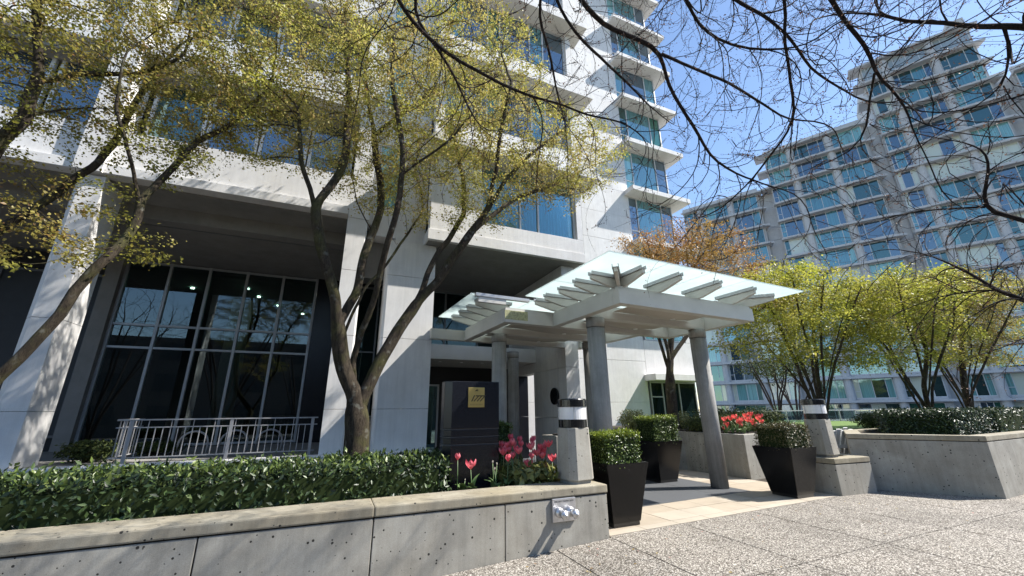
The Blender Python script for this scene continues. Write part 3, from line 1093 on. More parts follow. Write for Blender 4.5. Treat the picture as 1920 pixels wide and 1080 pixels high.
pot('black tapered pot next to the end of the concrete planter wall', 3.92, 5.30, 1.0, .82)
pot('black tapered pot in front of the bollard light at the right of the entrance', 8.02, 5.42, 1.05, .85)
pot('black tapered pot standing behind the right canopy column', 7.02, 7.72, 1.08, .86)
hedge('boxwood', 'clipped bright green boxwood cube in the pot by the wall end', sq(3.92, 5.30, .31), .74, 1.20, 6500, (.022, .038), 'boxwood_leaf', (3.92, 5.30, .74), 21, 'boxwood_tip', .55, 'clipped boxwood cubes in black pots', 'shrub', .028, .08)
hedge('boxwood', 'clipped brownish boxwood cube in the pot by the right bollard light', sq(8.02, 5.42, .34), .77, 1.24, 6500, (.022, .038), 'boxwood_brown', (8.02, 5.42, .77), 22, None, .55, 'clipped boxwood cubes in black pots', 'shrub', .028, .08)
hedge('boxwood', 'clipped dark boxwood cube in the pot behind the column', sq(7.02, 7.72, .36), .78, 1.36, 6500, (.024, .04), 'boxwood_leaf', (7.02, 7.72, .78), 23, 'boxwood_tip', .55, 'clipped boxwood cubes in black pots', 'shrub', .028, .08, tip_n=.2)
hedge('boxwood', 'small dark boxwood just right of the black sign behind the tulips', sq(2.55, 6.7, .25), .53, 1.36, 4500, (.025, .04), 'boxwood_leaf', (2.55, 6.7, .53), 24, None, .55, None, 'shrub', .02, .07)

# ================================================================== RIGHT HAND PLANTERS


def planter(name, label, poly, h, joint=0.0, group=None, cap=True):
    c = (sum(p[0] for p in poly) / len(poly), sum(p[1] for p in poly) / len(poly))
    t = thing(name, label, 'planter', (c[0], c[1], 0), 0, group)
    lp = [(p[0] - c[0], p[1] - c[1]) for p in poly]

    def shrink(q, d):
        n = len(q)
        a = sum(q[i][0] * q[(i + 1) % n][1] - q[(i + 1) % n][0] * q[i][1] for i in range(n))
        s = 1 if a > 0 else -1
        out = []
        for i in range(n):
            p0, p1, p2 = Vector(q[i - 1]), Vector(q[i]), Vector(q[(i + 1) % n])
            d1 = (p1 - p0).normalized()
            d2 = (p2 - p1).normalized()
            n1 = Vector((-d1.y, d1.x)) * s
            n2 = Vector((-d2.y, d2.x)) * s
            k = d / max(.3, 1 + n1.dot(n2))
            out.append(tuple(p1 + (n1 + n2) * k))
        return out
    if cap:
        MB().prism(lp, -.05, h - .105).build('wall', 'planter_concrete', t, bevel=0.008)
        MB().prism(shrink(lp, .02), h - .11, h - .09).build('joint', 'soil', t)
        outer = [(p[0], p[1]) for p in shrink(lp, -.006)]
        n = len(lp)
        inn = shrink(lp, .26)
        m = MB()
        a = sum(lp[i][0] * lp[(i + 1) % n][1] - lp[(i + 1) % n][0] * lp[i][1] for i in range(n))
        if a < 0:
            outer = outer[::-1]
            inn = inn[::-1]
        z0, z1 = h - .093, h
        vs = [(p[0], p[1], z0) for p in outer] + [(p[0], p[1], z1) for p in outer] + [(p[0], p[1], z1) for p in inn] + [(p[0], p[1], z0) for p in inn]
        fs = []
        for i in range(n):
            j = (i + 1) % n
            fs += [(i, j, n + j, n + i), (n + i, n + j, 2 * n + j, 2 * n + i), (2 * n + i, 2 * n + j, 3 * n + j, 3 * n + i), (3 * n + i, 3 * n + j, j, i)]
        m.add(vs, fs)
        m.build('cap_stone', 'cap_concrete', t, bevel=0.012)
        MB().prism(shrink(lp, .262), h - .089, h - .05).build('soil_top', 'soil', t)
    else:
        MB().prism(lp, -.05, h).build('wall', 'planter_concrete', t, bevel=0.012)
        MB().prism(shrink(lp, .2), h + .004, h + .03).build('soil_top', 'soil', t)
    return t


planter('concrete_planter', 'tall concrete planter with the long clipped hedge at the far right', [(9.85, 5.28), (10.93, 3.62), (12.6, 3.70), (19.5, 4.1), (19.5, 6.2), (11.5, 6.2)], 1.03)
planter('concrete_block', 'low capped concrete block carrying the right bollard light', [(8.74, 4.99), (9.70, 4.90), (9.93, 5.45), (9.90, 5.62), (8.70, 5.62)], .63)
planter('concrete_planter', 'concrete planter with red tulips behind the right canopy column', [(8.95, 6.95), (10.9, 7.15), (10.9, 12.9), (7.7, 12.9), (7.7, 9.4), (8.9, 8.75)], .96, cap=False)
planter('concrete_planter', 'small dark concrete planter in the shade by the entrance pillar', [(5.05, 9.0), (5.75, 9.0), (5.75, 9.75), (5.05, 9.75)], .95, cap=False)
tag(B(11.0, 7.4, -.3, 26, 14.2, .84).build('lawn', 'lawn'), kind='structure')
hedge('hedge', 'long clipped dark green hedge on the tall planter at the far right', [(10.85, 5.02), (11.35, 4.10), (13.2, 4.12), (13.2, 5.9), (12.35, 5.9)], .98, 1.46, 20000, (.03, .055), 'laurel_leaf', (12, 5, .98), 31, None, .5, None, 'hedge', .025, .09)
hedge('hedge', 'far right end of the clipped hedge beyond the planter joint', [(13.25, 4.12), (19.2, 4.4), (19.2, 5.9), (13.25, 5.9)], .98, 1.46, 9000, (.04, .07), 'laurel_leaf', (16, 5, .98), 32, None, .5, None, 'hedge', .03, .09)
hedge('hedge', 'low glossy dark green laurel hedge behind the front planter wall', [(-7.6, 5.30), (1.42, 5.30), (1.46, 6.25), (-7.6, 6.25)], .53, .95, 30000, (.035, .09), 'laurel_leaf', (-3, 5.8, .53), 33, 'laurel_tip', .42, None, 'hedge', .05, .13, top_frac=.42, tip_n=.14)

# ================================================================== MAIN BUILDING
WIN = {}


def window(parent, loc, w, h, splits, mats, frame='frame_metal', rot=0.0, d=.09, t=.05, sill=False, rnd=None, transom=None, name='window'):
    """window frame in its wall with one pane per light; local x along the wall, y inwards"""
    key = (round(w, 2), round(h, 2), tuple(splits), frame, round(t, 3), transom)
    if key not in WIN:
        m = MB()
        m.box(0, 0, 0, w, d, t).box(0, 0, h - t, w, d, h).box(0, 0, t, t, d, h - t).box(w - t, 0, t, w, d, h - t)
        xs_ = [0.0]
        for s in splits:
            xs_.append(xs_[-1] + s)
        tot = xs_[-1]
        edges = [t * .5 + (w - t) * x / tot for x in xs_]
        for x in edges[1:-1]:
            m.box(x - t * .45, .004, t, x + t * .45, d - .004, h - t)
        if transom:
            k, fz = transom
            m.box(edges[k] + t * .4, .006, h * fz - t * .4, edges[k + 1] - t * .4, d - .006, h * fz + t * .4)
        fm = m.mesh('window', frame)
        pm = []
        for a, b in zip(edges[:-1], edges[1:]):
            pm.append((a + t * .3, b - a - t * .6))
        WIN[key] = (fm, pm, {})
    fm, pm, cache = WIN[key]
    o = obj(name, fm, parent, loc, rot)
    for k, (x, pwid) in enumerate(pm):
        mt = mats[k % len(mats)] if rnd is None else rnd.choice(mats)
        ck = (round(pwid, 3), mt)
        if ck not in cache:
            cache[ck] = MB().box(0, d * .5, t * .4, pwid, d * .5 + .012, h - t * .4).mesh('pane', mt)
        obj('pane', cache[ck], o, (x, 0, 0))
    return o


bld = thing('apartment_building', 'white concrete apartment building with a glazed lobby, tree shadows and the entrance bay', 'building', (0, 9.9, 0))


def bp(x0, y0, z0, x1, y1, z1, name, mat='white_wall', bevel=0.006, parent=None):
    """a block of the building given in world coordinates"""
    return B(x0, y0 - 9.9, z0, x1, y1 - 9.9, z1).build(name, mat, parent or bld, bevel=bevel)


tag(B(-14, 9.52, -.4, 2.12, 21, .675).build('terrace', 'soffit_paint'), kind='structure')
tag(B(-14, 9.46, .40, 2.14, 9.88, .71).build('terrace_kerb', 'white_wall', bevel=.01), kind='structure')
# piers in stacked panels
ZJ = [.677, 1.62, 3.27, 4.88, 6.28]
for k, (a, b) in enumerate(zip(ZJ[:-1], ZJ[1:])):
    g_ = .004
    MB().prism([(-5.40, .20), (-5.24, 0), (-4.87, 0), (-4.87, .78), (-5.40, .78)], a + g_, b - g_).build('pier_panel', 'white_wall', bld, bevel=.004)
    MB().prism([(-.20, 0), (.24, 0), (.28, .05), (.28, .75), (-.20, .75)], a + g_, b - g_).build('pier_panel', 'white_wall', bld, bevel=.004)
    MB().prism([(.84, .06), (.90, 0), (2.08, 0), (2.08, .62), (.84, .62)], a + g_, (b if k < 3 else 5.84) - g_).build('pier_panel', 'white_wall', bld, bevel=.004)
# right pier with its long side wall and the opening in it
for a, b in ((0.0, 1.35), (1.35, 2.74), (2.74, 5.84)):
    bp(5.98, 9.92, a + .004, 6.42, 10.4, b - .004, 'pier_panel')
    bp(5.98, 10.404, a + .004, 6.36, 12.0 if b < 2.8 else 14.0, b - .004, 'side_wall_panel')
    if b < 2.8:
        bp(5.98, 13.25, a + .004, 6.36, 14.0, b - .004, 'side_wall_panel', 'black_granite')
md = MB().lathe([(.02, 0), (.24, 0), (.24, .04), (.20, .05), (.02, .05)], 0, 0, 28)
md.v = [(5.955 - z, y + .68, x + 1.95) for x, y, z in md.v]
md.build('wall_medallion', 'black_metal', bld, smooth=False, fix=True)

# left wing: bands, windows, pilasters
NB = 4
for k in range(NB):
    z0 = 6.30 + 3.2 * k
    bp(-12.0, 9.90, z0 + .24, -.205, 10.12, z0 + 1.15, 'spandrel')
    bp(-12.0, 9.80, z0 + .02, -.205, 10.20, z0 + .235, 'slab_edge')
    bp(-12.0, 10.125, z0 + 1.04, -.21, 10.62, z0 + 1.10, 'sill', 'frame_metal')
    x = -11.6
    bay = [-7.75, -6.55, -4.80, -3.66, -2.52, -1.38]
    for i, x in enumerate(bay):
        window(bld, (x, .62, z0 + 1.10), 1.10, 2.08, [1], [['pane_blue', 'pane_blue', 'pane_dark', 'pane_blue'][(i * 3 + k) % 4]], 'far_frame', t=.07)
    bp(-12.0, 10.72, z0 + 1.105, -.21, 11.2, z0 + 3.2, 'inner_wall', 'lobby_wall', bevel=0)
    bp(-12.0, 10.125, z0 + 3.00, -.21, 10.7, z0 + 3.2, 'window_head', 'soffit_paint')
for a, b in ((6.285, 9.5), (9.5, 12.7), (12.7, 15.9), (15.9, 19.1)):
    bp(-5.36, 9.74, a + .02, -4.90, 10.5, b - .005, 'pilaster')
    bp(-.20, 9.90, a + .004, .30, 10.6, b - .004, 'pilaster')
    bp(.302, 10.16, a + .004, .40, 10.6, b - .004, 'wall_panel')
    bp(.402, 10.12, a - .3 + .004, 1.02, 10.6, a + .55, 'wall_panel')
    window(bld, (.40, .27, a + .56), .62, 2.0, [1], ['pane_cyan'], 'far_frame', t=.05)
    bp(.402, 10.12, a + 2.57, 1.02, 10.6, b - .304, 'wall_panel')
    bp(1.022, 10.10, a - .38 + .004, 1.80, 10.6, b - .384, 'wall_panel')
bp(-12, 9.86, 19.1, 6.6, 21, 19.8, 'roof')
bp(-12.0, 10.10, 6.292, -.21, 11.03, 6.318, 'soffit_beam', 'soffit_paint', bevel=0)
bp(-12.1, 9.95, .68, -12.0, 21, 19.1, 'end_wall')
bp(-11.9, 11.22, 6.52, 1.7, 20.9, 19.0, 'core', 'lobby_wall', bevel=0)
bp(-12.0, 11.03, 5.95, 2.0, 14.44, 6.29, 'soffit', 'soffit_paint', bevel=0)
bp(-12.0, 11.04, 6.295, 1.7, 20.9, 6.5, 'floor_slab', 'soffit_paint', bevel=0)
bp(.29, 10.6, 4.95, .84, 10.72, 6.0, 'lintel', 'soffit_paint')
# soffit groove
bp(-12.0, 11.42, 5.94, -.21, 11.46, 5.949, 'soffit_groove', 'frame_dark', bevel=0)

# lobby glazing: verticals every metre, transoms at door head height
GY = 14.5
GX = [-6.02, -5.0, -4.02, -3.02, -2.0, -1.0]
GZ = [.74, 3.37, 4.02, 5.90]
for x in GX:
    bp(x - .035, GY - .05, .70, x + .035, GY + .10, 5.94, 'mullion', 'frame_metal', bevel=0)
for z in GZ:
    for a, b in zip(GX[:-1], GX[1:]):
        bp(a + .036, GY - .04, z - .03, b - .036, GY + .09, z + .03, 'transom', 'frame_metal', bevel=0)
for a, b in zip(GX[:-1], GX[1:]):
    for c, d in zip(GZ[:-1], GZ[1:]):
        bp(a + .03, GY + .02, c + .025, b - .03, GY + .03, d - .025, 'lobby_pane', 'lobby_glass', bevel=0)
bp(-6.40, GY - .22, .68, -6.06, GY + .12, 5.94, 'jamb', 'soffit_paint')
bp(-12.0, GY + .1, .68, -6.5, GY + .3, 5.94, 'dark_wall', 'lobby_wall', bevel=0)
for x in (-7.5, -8.6, -9.7):
    window(bld, (x, GY - 9.9, 1.0), 1.05, 4.4, [1], ['brick_far_window'], 'frame_dark', t=.06)
bp(-.95, GY - .1, .68, 2.06, GY + .2, 5.94, 'dark_wall', 'black_granite', bevel=0)
window(bld, (.30, GY - .2 - 9.9, .70), 1.5, 5.1, [1, 1], ['pane_black'], 'frame_dark', t=.06, transom=(0, .55))
# lobby room
bp(-6.5, 20.5, .68, 2.0, 20.7, 5.9, 'lobby_back_wall', 'lobby_wall', bevel=0)
bp(-6.55, GY + .35, .68, -6.42, 20.5, 5.9, 'lobby_side_wall', 'lobby_wall', bevel=0)
bp(.0, GY + .21, .68, .1, 20.5, 5.9, 'lobby_side_wall', 'lobby_wall', bevel=0)
bp(-6.42, GY + .12, .676, 0, 20.5, .69, 'lobby_floor', 'lobby_floor', bevel=0)
bp(-6.42, GY + .12, 5.70, 0, 20.5, 5.80, 'lobby_ceiling', 'lobby_ceiling', bevel=0)
bp(-3.95, 17.3, .69, -3.35, 17.9, 5.69, 'lobby_column', 'white_wall')
for x, y in ((-3.2, 15.6), (-3.0, 16.6), (-2.5, 17.8), (-.9, 15.5), (-.75, 16.6), (-.7, 17.6), (-4.9, 16.2), (-1.7, 19.0)):
    dl = MB().lathe([(.055, 5.66), (.055, 5.695)], x, y - 9.9, 14)
    dl.build('downlight', 'downlight', bld)

# entrance bay above the porch
bp(1.76, 9.50, 5.86, 6.62, 14.2, 6.16, 'bay_slab', 'white_wall', bevel=.008)
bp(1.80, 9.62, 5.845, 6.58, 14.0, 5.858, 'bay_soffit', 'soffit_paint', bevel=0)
for k in range(4):
    s0 = 6.16 + 3.2 * k if k else 6.165
    sill = 6.62 + 3.2 * k
    bp(1.80, 9.54, s0 - (.0 if not k else .40), 6.60, 9.80, sill, 'spandrel')
    bp(1.80, 9.54, sill + .004, 2.05 if k else 3.25, 9.95, sill + 2.0, 'bay_jamb')
    bp(6.40, 9.54, sill + .004, 6.60, 9.95, sill + 2.0, 'bay_jamb')
    window(bld, (2.055 if k else 3.255, -.26, sill + .004), 4.34 if k else 3.14, 1.96, [.5, 1.0, .5, 1.3, .6, 1.0] if k else [1.1, .55, 1.15], ['curtain_glass'] if k == 0 else ['pane_teal', 'pane_blue', 'pane_green', 'pane_blue', 'pane_teal', 'pane_blue'], 'far_frame', t=.055)
    bp(1.66, 9.02, sill + 1.98, 7.05, 9.98, sill + 2.20, 'projecting_slab')
    bp(1.80, 9.98, s0, 6.60, 10.4, s0 + 3.2, 'inner_wall', 'lobby_wall', bevel=0) if k else None
# curtain behind the lowest bay window
cur = MB()
nC = 150
for i in range(nC):
    x0 = 3.28 + 3.08 * i / nC
    x1 = 3.28 + 3.08 * (i + 1) / nC
    y0, y1 = (.10 + .03 * math.sin(i * 1.15) + .015 * math.sin(i * .37) for i in (i, i + 1))
    cur.add([(x0, y0, 6.64), (x1, y1, 6.64), (x1, y1, 8.58), (x0, y0, 8.58)], [(0, 1, 2, 3)])
cur.build('curtain', 'curtain', bld, smooth=True)
bp(1.82, 10.2, 6.17, 6.58, 10.3, 9.0, 'inner_wall', 'lobby_wall', bevel=0)
# porch back wall, lintel and doors
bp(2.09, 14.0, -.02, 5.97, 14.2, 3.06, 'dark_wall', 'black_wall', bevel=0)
bp(2.09, 11.8, 3.06, 5.97, 14.2, 3.50, 'porch_lintel', 'canopy_paint')
window(bld, (2.10, 13.9 - 9.9, 3.52), 3.8, 2.3, [1, 1, 1], ['pane_black'], 'frame_dark', t=.07)
window(bld, (2.12, 13.9 - 9.9, 0.0), 1.15, 2.45, [1, 1], ['pane_dark'], 'frame_metal', t=.06, transom=(0, .45), name='entrance_door')
for x in (2.9, 3.6, 4.3):
    MB().lathe([(.05, 3.035), (.05, 3.058)], x, 12.4 - 9.9, 12).build('porch_downlight', 'lamp_white', bld)

# the tower behind, right of the bay
TY = 15.0
zf = [0.0, 3.75, 6.80] + [9.85 + 3.05 * k for k in range(9)]
for a, b in zip(zf[:-1], zf[1:]):
    for c, d in ((6.62, 10.4), (10.4, 13.46)):
        mid = (a + b) / 2
        bp(c + .005, TY, a + .006, d - .005, TY + .3, mid - .004, 'wall_panel')
        bp(c + .005, TY, mid + .004, d - .005, TY + .3, b - .006, 'wall_panel')
bp(6.63, TY + .32, 0, 16.4, TY + 9, zf[-1], 'tower_core', 'white_wall', bevel=0)
bp(16.42, TY + .4, 0, 16.62, TY + 9, zf[-1], 'tower_side_wall')
for i, (a, b) in enumerate(zip(zf[2:-1], zf[3:])):
    bp(13.25, TY - .72, a - .20, 17.35, TY + 1.2, a + .06, 'ledge', bevel=.01)
    mats = [['pane_teal', 'pane_blue', 'pane_teal'], ['pane_blue', 'pane_teal', 'pane_blue'], ['pane_cyan', 'pane_teal', 'pane_blue'], ['pane_dark', 'pane_teal', 'pane_green']][i % 4]
    window(bld, (13.47, TY + .02 - 9.9, a + .065), 3.14, 2.78, [.55, 1.7, .75], mats, 'far_frame', t=.06, transom=(0, .28))
bp(13.25, TY - .72, zf[-1] - .2, 17.35, TY + 1.2, zf[-1] + .1, 'ledge')
# lowest storeys of the tower
window(bld, (13.62, TY + .02 - 9.9, 4.80), 2.6, 1.75, [.6, 1.3, .8], ['pane_green', 'pane_green', 'pane_teal'], 'far_frame', t=.06, transom=(0, .4))
bp(13.47, TY, 3.15, 16.6, TY + .3, 4.78, 'wall_panel')
bp(16.25, TY, 4.79, 16.6, TY + .3, 6.58, 'wall_panel')
bp(13.30, TY - .75, 2.84, 16.9, TY + .3, 3.12, 'ledge')
window(bld, (13.6, TY + .02 - 9.9, .02), 2.9, 2.80, [.7, 1.0, 1.0], ['pane_black'], 'frame_metal', t=.07, transom=(0, .75))

# terrace railing with one picket per bar
rl = thing('railing', 'grey metal picket railing on the terrace in front of the lobby glass', 'railing', (-1.4, 10.3, .676))


def rail_run(t, x0, x1, y, posts):
    tp = MB()
    tp.box(x0, y - .022, .765, x1, y + .022, .79)
    tp.box(x0, y - .012, .625, x1, y + .012, .645)
    tp.box(x0, y - .012, .085, x1, y + .012, .105)
    tp.build('rail', 'rail_paint', t)
    me = B(-.007, -.007, .09, .007, .007, .64).mesh('picket', 'rail_paint')
    me2 = B(-.006, -.006, .645, .006, .006, .765).mesh('picket', 'rail_paint')
    n = int((x1 - x0) / .118)
    for i in range(1, n):
        x = x0 + (x1 - x0) * i / n
        obj('picket', me, t, (x, y, 0))
    for p in posts:
        B(p - .03, y - .014, 0, p + .03, y + .014, .766).build('post', 'rail_paint', t)
    for i in range(1, n, 3):
        obj('upright', me2, t, (x0 + (x1 - x0) * i / n, y, 0))


rail_run(rl, -2.36, 1.10, 0, (-2.14, -.52, 1.0))
rd = MB().tube([(-2.36, 0, .775), (-2.36, 1.2, .775)], .02, 6).tube([(-2.36, 0, .635), (-2.36, 1.2, .635)], .012, 6).tube([(-2.36, 0, .1), (-2.36, 1.2, .1)], .012, 6)
rd.build('rail', 'rail_paint', rl)
pk = B(-.007, -.007, .1, .007, .007, .76).mesh('picket', 'rail_paint')
for k in range(1, 9):
    obj('picket', pk, rl, (-2.36, k * .135, 0))
rl2 = thing('railing', 'short grey metal picket railing between the two white piers behind the tree trunk', 'railing', (.6, 10.75, .676))
rail_run(rl2, -.28, .50, 0, (.30,))

# bicycle hoops behind the railing
for k, (x, w) in enumerate(((-2.75, 'left'), (-2.0, 'middle'), (-1.3, 'right'))):
    t = thing('bicycle_rack', {'left': 'leftmost of the three bent tube bicycle hoops behind the railing', 'middle': 'middle one of the three bent tube bicycle hoops behind the railing', 'right': 'rightmost of the three bent tube bicycle hoops behind the railing'}[w], 'bicycle rack', (x, 11.3, .676), .2, 'bicycle hoops on the terrace')
    pts = [(-.26, 0, 0), (-.26, 0, .25)] + [(-.26 * math.cos(a), 0, .25 + .26 * math.sin(a)) for a in [PI * i / 10 for i in range(1, 10)]] + [(.26, 0, .25), (.26, 0, 0)]
    MB().tube(pts, .02, 8).build('hoop', 'rail_paint', t, smooth=True)
    B(-.30, -.04, 0, -.22, .04, .012).build('foot_plate', 'rail_paint', t)
    B(.22, -.04, 0, .30, .04, .012).build('foot_plate', 'rail_paint', t)

# ================================================================== ENTRANCE CANOPY
cn = thing('entrance_canopy', 'grey steel entrance canopy with frosted glass panels on round concrete columns', 'canopy', (4.28, 5.23, 0), math.radians(3.0))
ZB, ZT = 3.29, 3.55


def column(u, v, zt):
    o = MB().lathe([(.172, -.01), (.172, zt - .20)], u, v, 36).build('column', 'column_concrete', cn)
    for p in o.data.polygons:
        p.use_smooth = len(p.vertices) == 4
    c = MB().lathe([(.155, zt - .20), (.155, zt - .185), (.182, zt - .183), (.182, zt)], u, v, 36).build('capital', 'column_concrete', o)
    for p in c.data.polygons:
        p.use_smooth = len(p.vertices) == 4 and abs(p.normal.z) < .5


for u, v in ((.36, 1.15), (3.26, 1.15), (-.68, 3.46), (2.02, 3.56), (.93, 5.96)):
    column(u, v, ZB - .002)


def beam(u0, v0, u1, v1, name='beam', mat='canopy_paint', z0=ZB, z1=ZT):
    B(u0, v0, z0, u1, v1, z1).build(name, mat, cn, bevel=.006)


W = .17
beam(0, 0, 3.62, W)
beam(0, W + .002, W, 2.14)
beam(3.62 - W, W + .002, 3.62, 2.14)
beam(W + .002, 1.06, 3.62 - W - .002, 1.24)
beam(-1.15, 2.142, 3.62, 2.142 + W)
beam(-1.15, 2.316, -1.15 + W, 4.60)
beam(2.45, 2.316, 2.45 + W, 4.60)
beam(-1.15 + W + .002, 3.37, 2.448, 3.55)
beam(-2.02, 4.602, 2.62, 4.602 + W)
# moss stained corner of the rear canopy
B(-1.154, 2.138, ZB + .06, -.62, 2.1415, ZT - .004).build('moss_patch', 'mossy_paint', cn)
# upper rim on the beams
for a in ((0.03, .03, 3.59, .13), (.03, .14, .13, 2.13), (3.49, .14, 3.59, 2.13), (-1.12, 2.18, 3.5, 2.28), (-1.12, 2.33, -1.02, 4.58), (2.48, 2.33, 2.58, 4.58)):
    B(a[0], a[1], ZT + .002, a[2], a[3], ZT + .06).build('rim', 'canopy_paint', cn)


def bracket(u, v, ang, reach=.50, long=0.0):
    """tapered outrigger arm that carries the glass: local x points outwards"""
    o = bpy.data.objects.new('bracket', BR[0])
    COL.objects.link(o)
    o.parent = cn
    o.location = (u, v, ZT + .062)
    o.rotation_euler = (0, 0, ang)
    c = bpy.data.objects.new('clamp_bar', BR[1])
    COL.objects.link(c)
    c.parent = o


arm = MB()
arm.add([(-.25, -.03, 0), (.12, -.03, 0), (.55, -.03, .10), (.55, -.03, .17), (-.25, -.03, .17), (-.25, .03, 0), (.12, .03, 0), (.55, .03, .10), (.55, .03, .17), (-.25, .03, .17)],
        [(0, 1, 2, 3, 4), (9, 8, 7, 6, 5), (0, 5, 6, 1), (1, 6, 7, 2), (2, 7, 8, 3), (3, 8, 9, 4), (4, 9, 5, 0)])
clamp = MB().box(-.30, -.055, .172, .56, .055, .185).box(-.30, -.055, .185, .56, -.043, .235).box(-.30, .043, .185, .56, .055, .235)
BR = (arm.mesh('bracket', 'canopy_paint', bevel=.004), clamp.mesh('clamp_bar', 'frame_metal'))
for v in (.62, 1.13, 1.66, 2.06):
    bracket(.08, v, PI)
    bracket(3.54, v, 0)
for u in (1.02, 2.05, 3.06):
    bracket(u, .08, -PI / 2)
bracket(.10, .17, PI)
bracket(.17, .10, -PI / 2)
bracket(.08, .08, -3 * PI / 4)
bracket(3.54, .08, -PI / 4)
for v in (2.62, 3.14, 3.66, 4.2):
    bracket(-1.07, v, PI)
B(-1.78, 2.17, ZT + .235, -.55, 2.27, ZT + .30).build('gutter_bar', 'frame_metal', cn)
B(-1.72, 2.19, ZT + .12, -1.1, 2.25, ZT + .233).build('bracket', 'canopy_paint', cn)
# glass
ZG = ZT + .30
gu = [-.74, .50, 1.55, 2.56, 4.36]
gv = [-.68, .88, 2.02]
for a, b in zip(gu[:-1], gu[1:]):
    for c, d in zip(gv[:-1], gv[1:]):
        B(a + .004, c + .004, ZG, b - .004, d - .004, ZG + .019).build('glass_panel', 'canopy_glass', cn)
gu = [-1.85, -.42, 1.0, 2.43]
gv = [2.28, 3.40, 4.62]
for a, b in zip(gu[:-1], gu[1:]):
    for c, d in zip(gv[:-1], gv[1:]):
        B(a + .004, c + .004, ZG - .003, b - .004, d - .004, ZG + .016).build('glass_panel', 'canopy_glass', cn)


def dish(u0, u1, v0, v1):
    """shallow ceiling dish under the glass with a small lamp"""
    m = MB()
    n = 14
    for i in range(n + 1):
        for j in range(n + 1):
            a, b = i / n * 2 - 1, j / n * 2 - 1
            m.v.append((u0 + (u1 - u0) * i / n, v0 + (v1 - v0) * j / n, ZB + .16 - .14 * (1 - a * a) * (1 - b * b)))
    for i in range(n):
        for j in range(n):
            q = i * (n + 1) + j
            m.f.append((q, q + 1, q + n + 2, q + n + 1))
    o = m.build('ceiling_dish', 'canopy_dish', cn, smooth=True)
    MB().lathe([(.05, ZB + .005), (.05, ZB + .03)], (u0 + u1) / 2 + .1, (v0 + v1) / 2, 14).build('dish_lamp', 'lamp_white', o)


dish(.75, 2.9, .18, 1.05)
dish(.75, 2.9, 1.25, 2.13)
dish(-.6, 1.9, 2.33, 3.36)
dish(-.6, 1.9, 3.56, 4.58)

# ================================================================== FAR APARTMENT BUILDING
fb = thing('apartment_building', 'tall grey stepped apartment block with teal windows and ledges against the sky', 'building', (58.0, 29.87, 0), math.radians(-62.28))
LV = [2.2 + 2.8 * k for k in range(17)]
rf = random.Random(3)
blocks = [(-15.6, -4.6, [-13.0, -8.5], 33.0), (-2.9, 8.8, [.35, 4.85], 38.6), (10.2, 20.7, [12.6, 17.0], 47.0), (22.2, 34.0, [25.8, 30.0], 38.6)]


def fp(x0, y0, z0, x1, y1, z1, name, mat='far_wall', bevel=0.0):
    return B(x0, y0, z0, x1, y1, z1).build(name, mat, fb, bevel=bevel)


for bi, (x0, x1, piers, top) in enumerate(blocks):
    xs_ = [x0 + .15] + piers + [x1 - .25]
    for p in piers:
        n = 10
        pl_ = [(p + .40 * math.cos(PI + PI * i / n), -.10 + .40 * math.sin(PI + PI * i / n)) for i in range(n + 1)] + [(p + .40, .4), (p - .40, .4)]
        MB().prism(pl_, 0, top - .3).build('pier', 'far_wall', fb)
    for lv in LV:
        if lv > top + .1:
            continue
        last = abs(lv - top) < .2
        # slab with a bowed front and a pointed corner on the right
        n = 8
        fr = [(x0 - (1.2 if (bi in (1, 2) and lv > top - 6) else 0) + (x1 - x0) * i / n, -.42 - .45 * math.sin(PI * (.15 + .7 * i / n))) for i in range(n + 1)]
        MB().prism(fr + [(x1 + .75, -.2), (x1 + .1, 1.6), (x0 - (1.2 if (bi in (1, 2) and lv > top - 6) else 0), 1.6)], lv - .12, lv + .15).build('floor_slab', 'far_wall', fb)
        if last:
            fp(x0, .1, lv + .22, x1, .35, lv + (.9 if bi != 2 else .5), 'parapet')
            continue
        for a, b in zip(xs_[:-1], xs_[1:]):
            a_ = a + (.41 if a in piers else 0)
            b_ = b - (.41 if b in piers else 0)
            fp(a_, -.02, lv + .154, b_, .25, lv + .36, 'spandrel')
            w = b_ - a_
            sty = rf.random()
            if bi == 2 and lv > top - 3:
                mats = ['pane_screen']
            elif sty < .22:
                mats = ['pane_teal', 'pane_teal', 'pane_cyan']
            elif sty < .66:
                mats = ['pane_blue', 'pane_blue', 'pane_teal', 'pane_dark']
            elif sty < .76:
                mats = ['pane_cyan', 'pane_teal', 'pane_dark']
            else:
                mats = ['pane_cream', 'pane_cream', 'pane_cream', 'pane_blue', 'pane_dark']
            if lv < 3:
                mats = ['pane_dark', 'pane_cream', 'pane_cyan']
            window(fb, (a_, .04, lv + .364), w, 2.31, [.5, 1.15, 1.15, .6] if w > 3.4 else [.5, 1.2, .7], mats, 'far_frame', t=.07, rnd=rf, transom=(0, .36))
    # base storey
    for a, b in zip(xs_[:-1], xs_[1:]):
        window(fb, (a + .35, .3, 0), b - a - .7, 2.0, [1, 1, 1], ['pane_dark', 'pane_cream', 'pane_green', 'pane_blue'], 'far_frame', t=.08, rnd=rf)
    fp(x0, .36, 0, x1, 12, top + .1, 'block_core')
for a, b, z in ((-4.6, -2.9, 33.0), (8.8, 10.2, 38.6), (20.7, 22.2, 40.0)):
    fp(a + .01, 1.3, 0, b - .01, 3, z, 'recessed_wall')
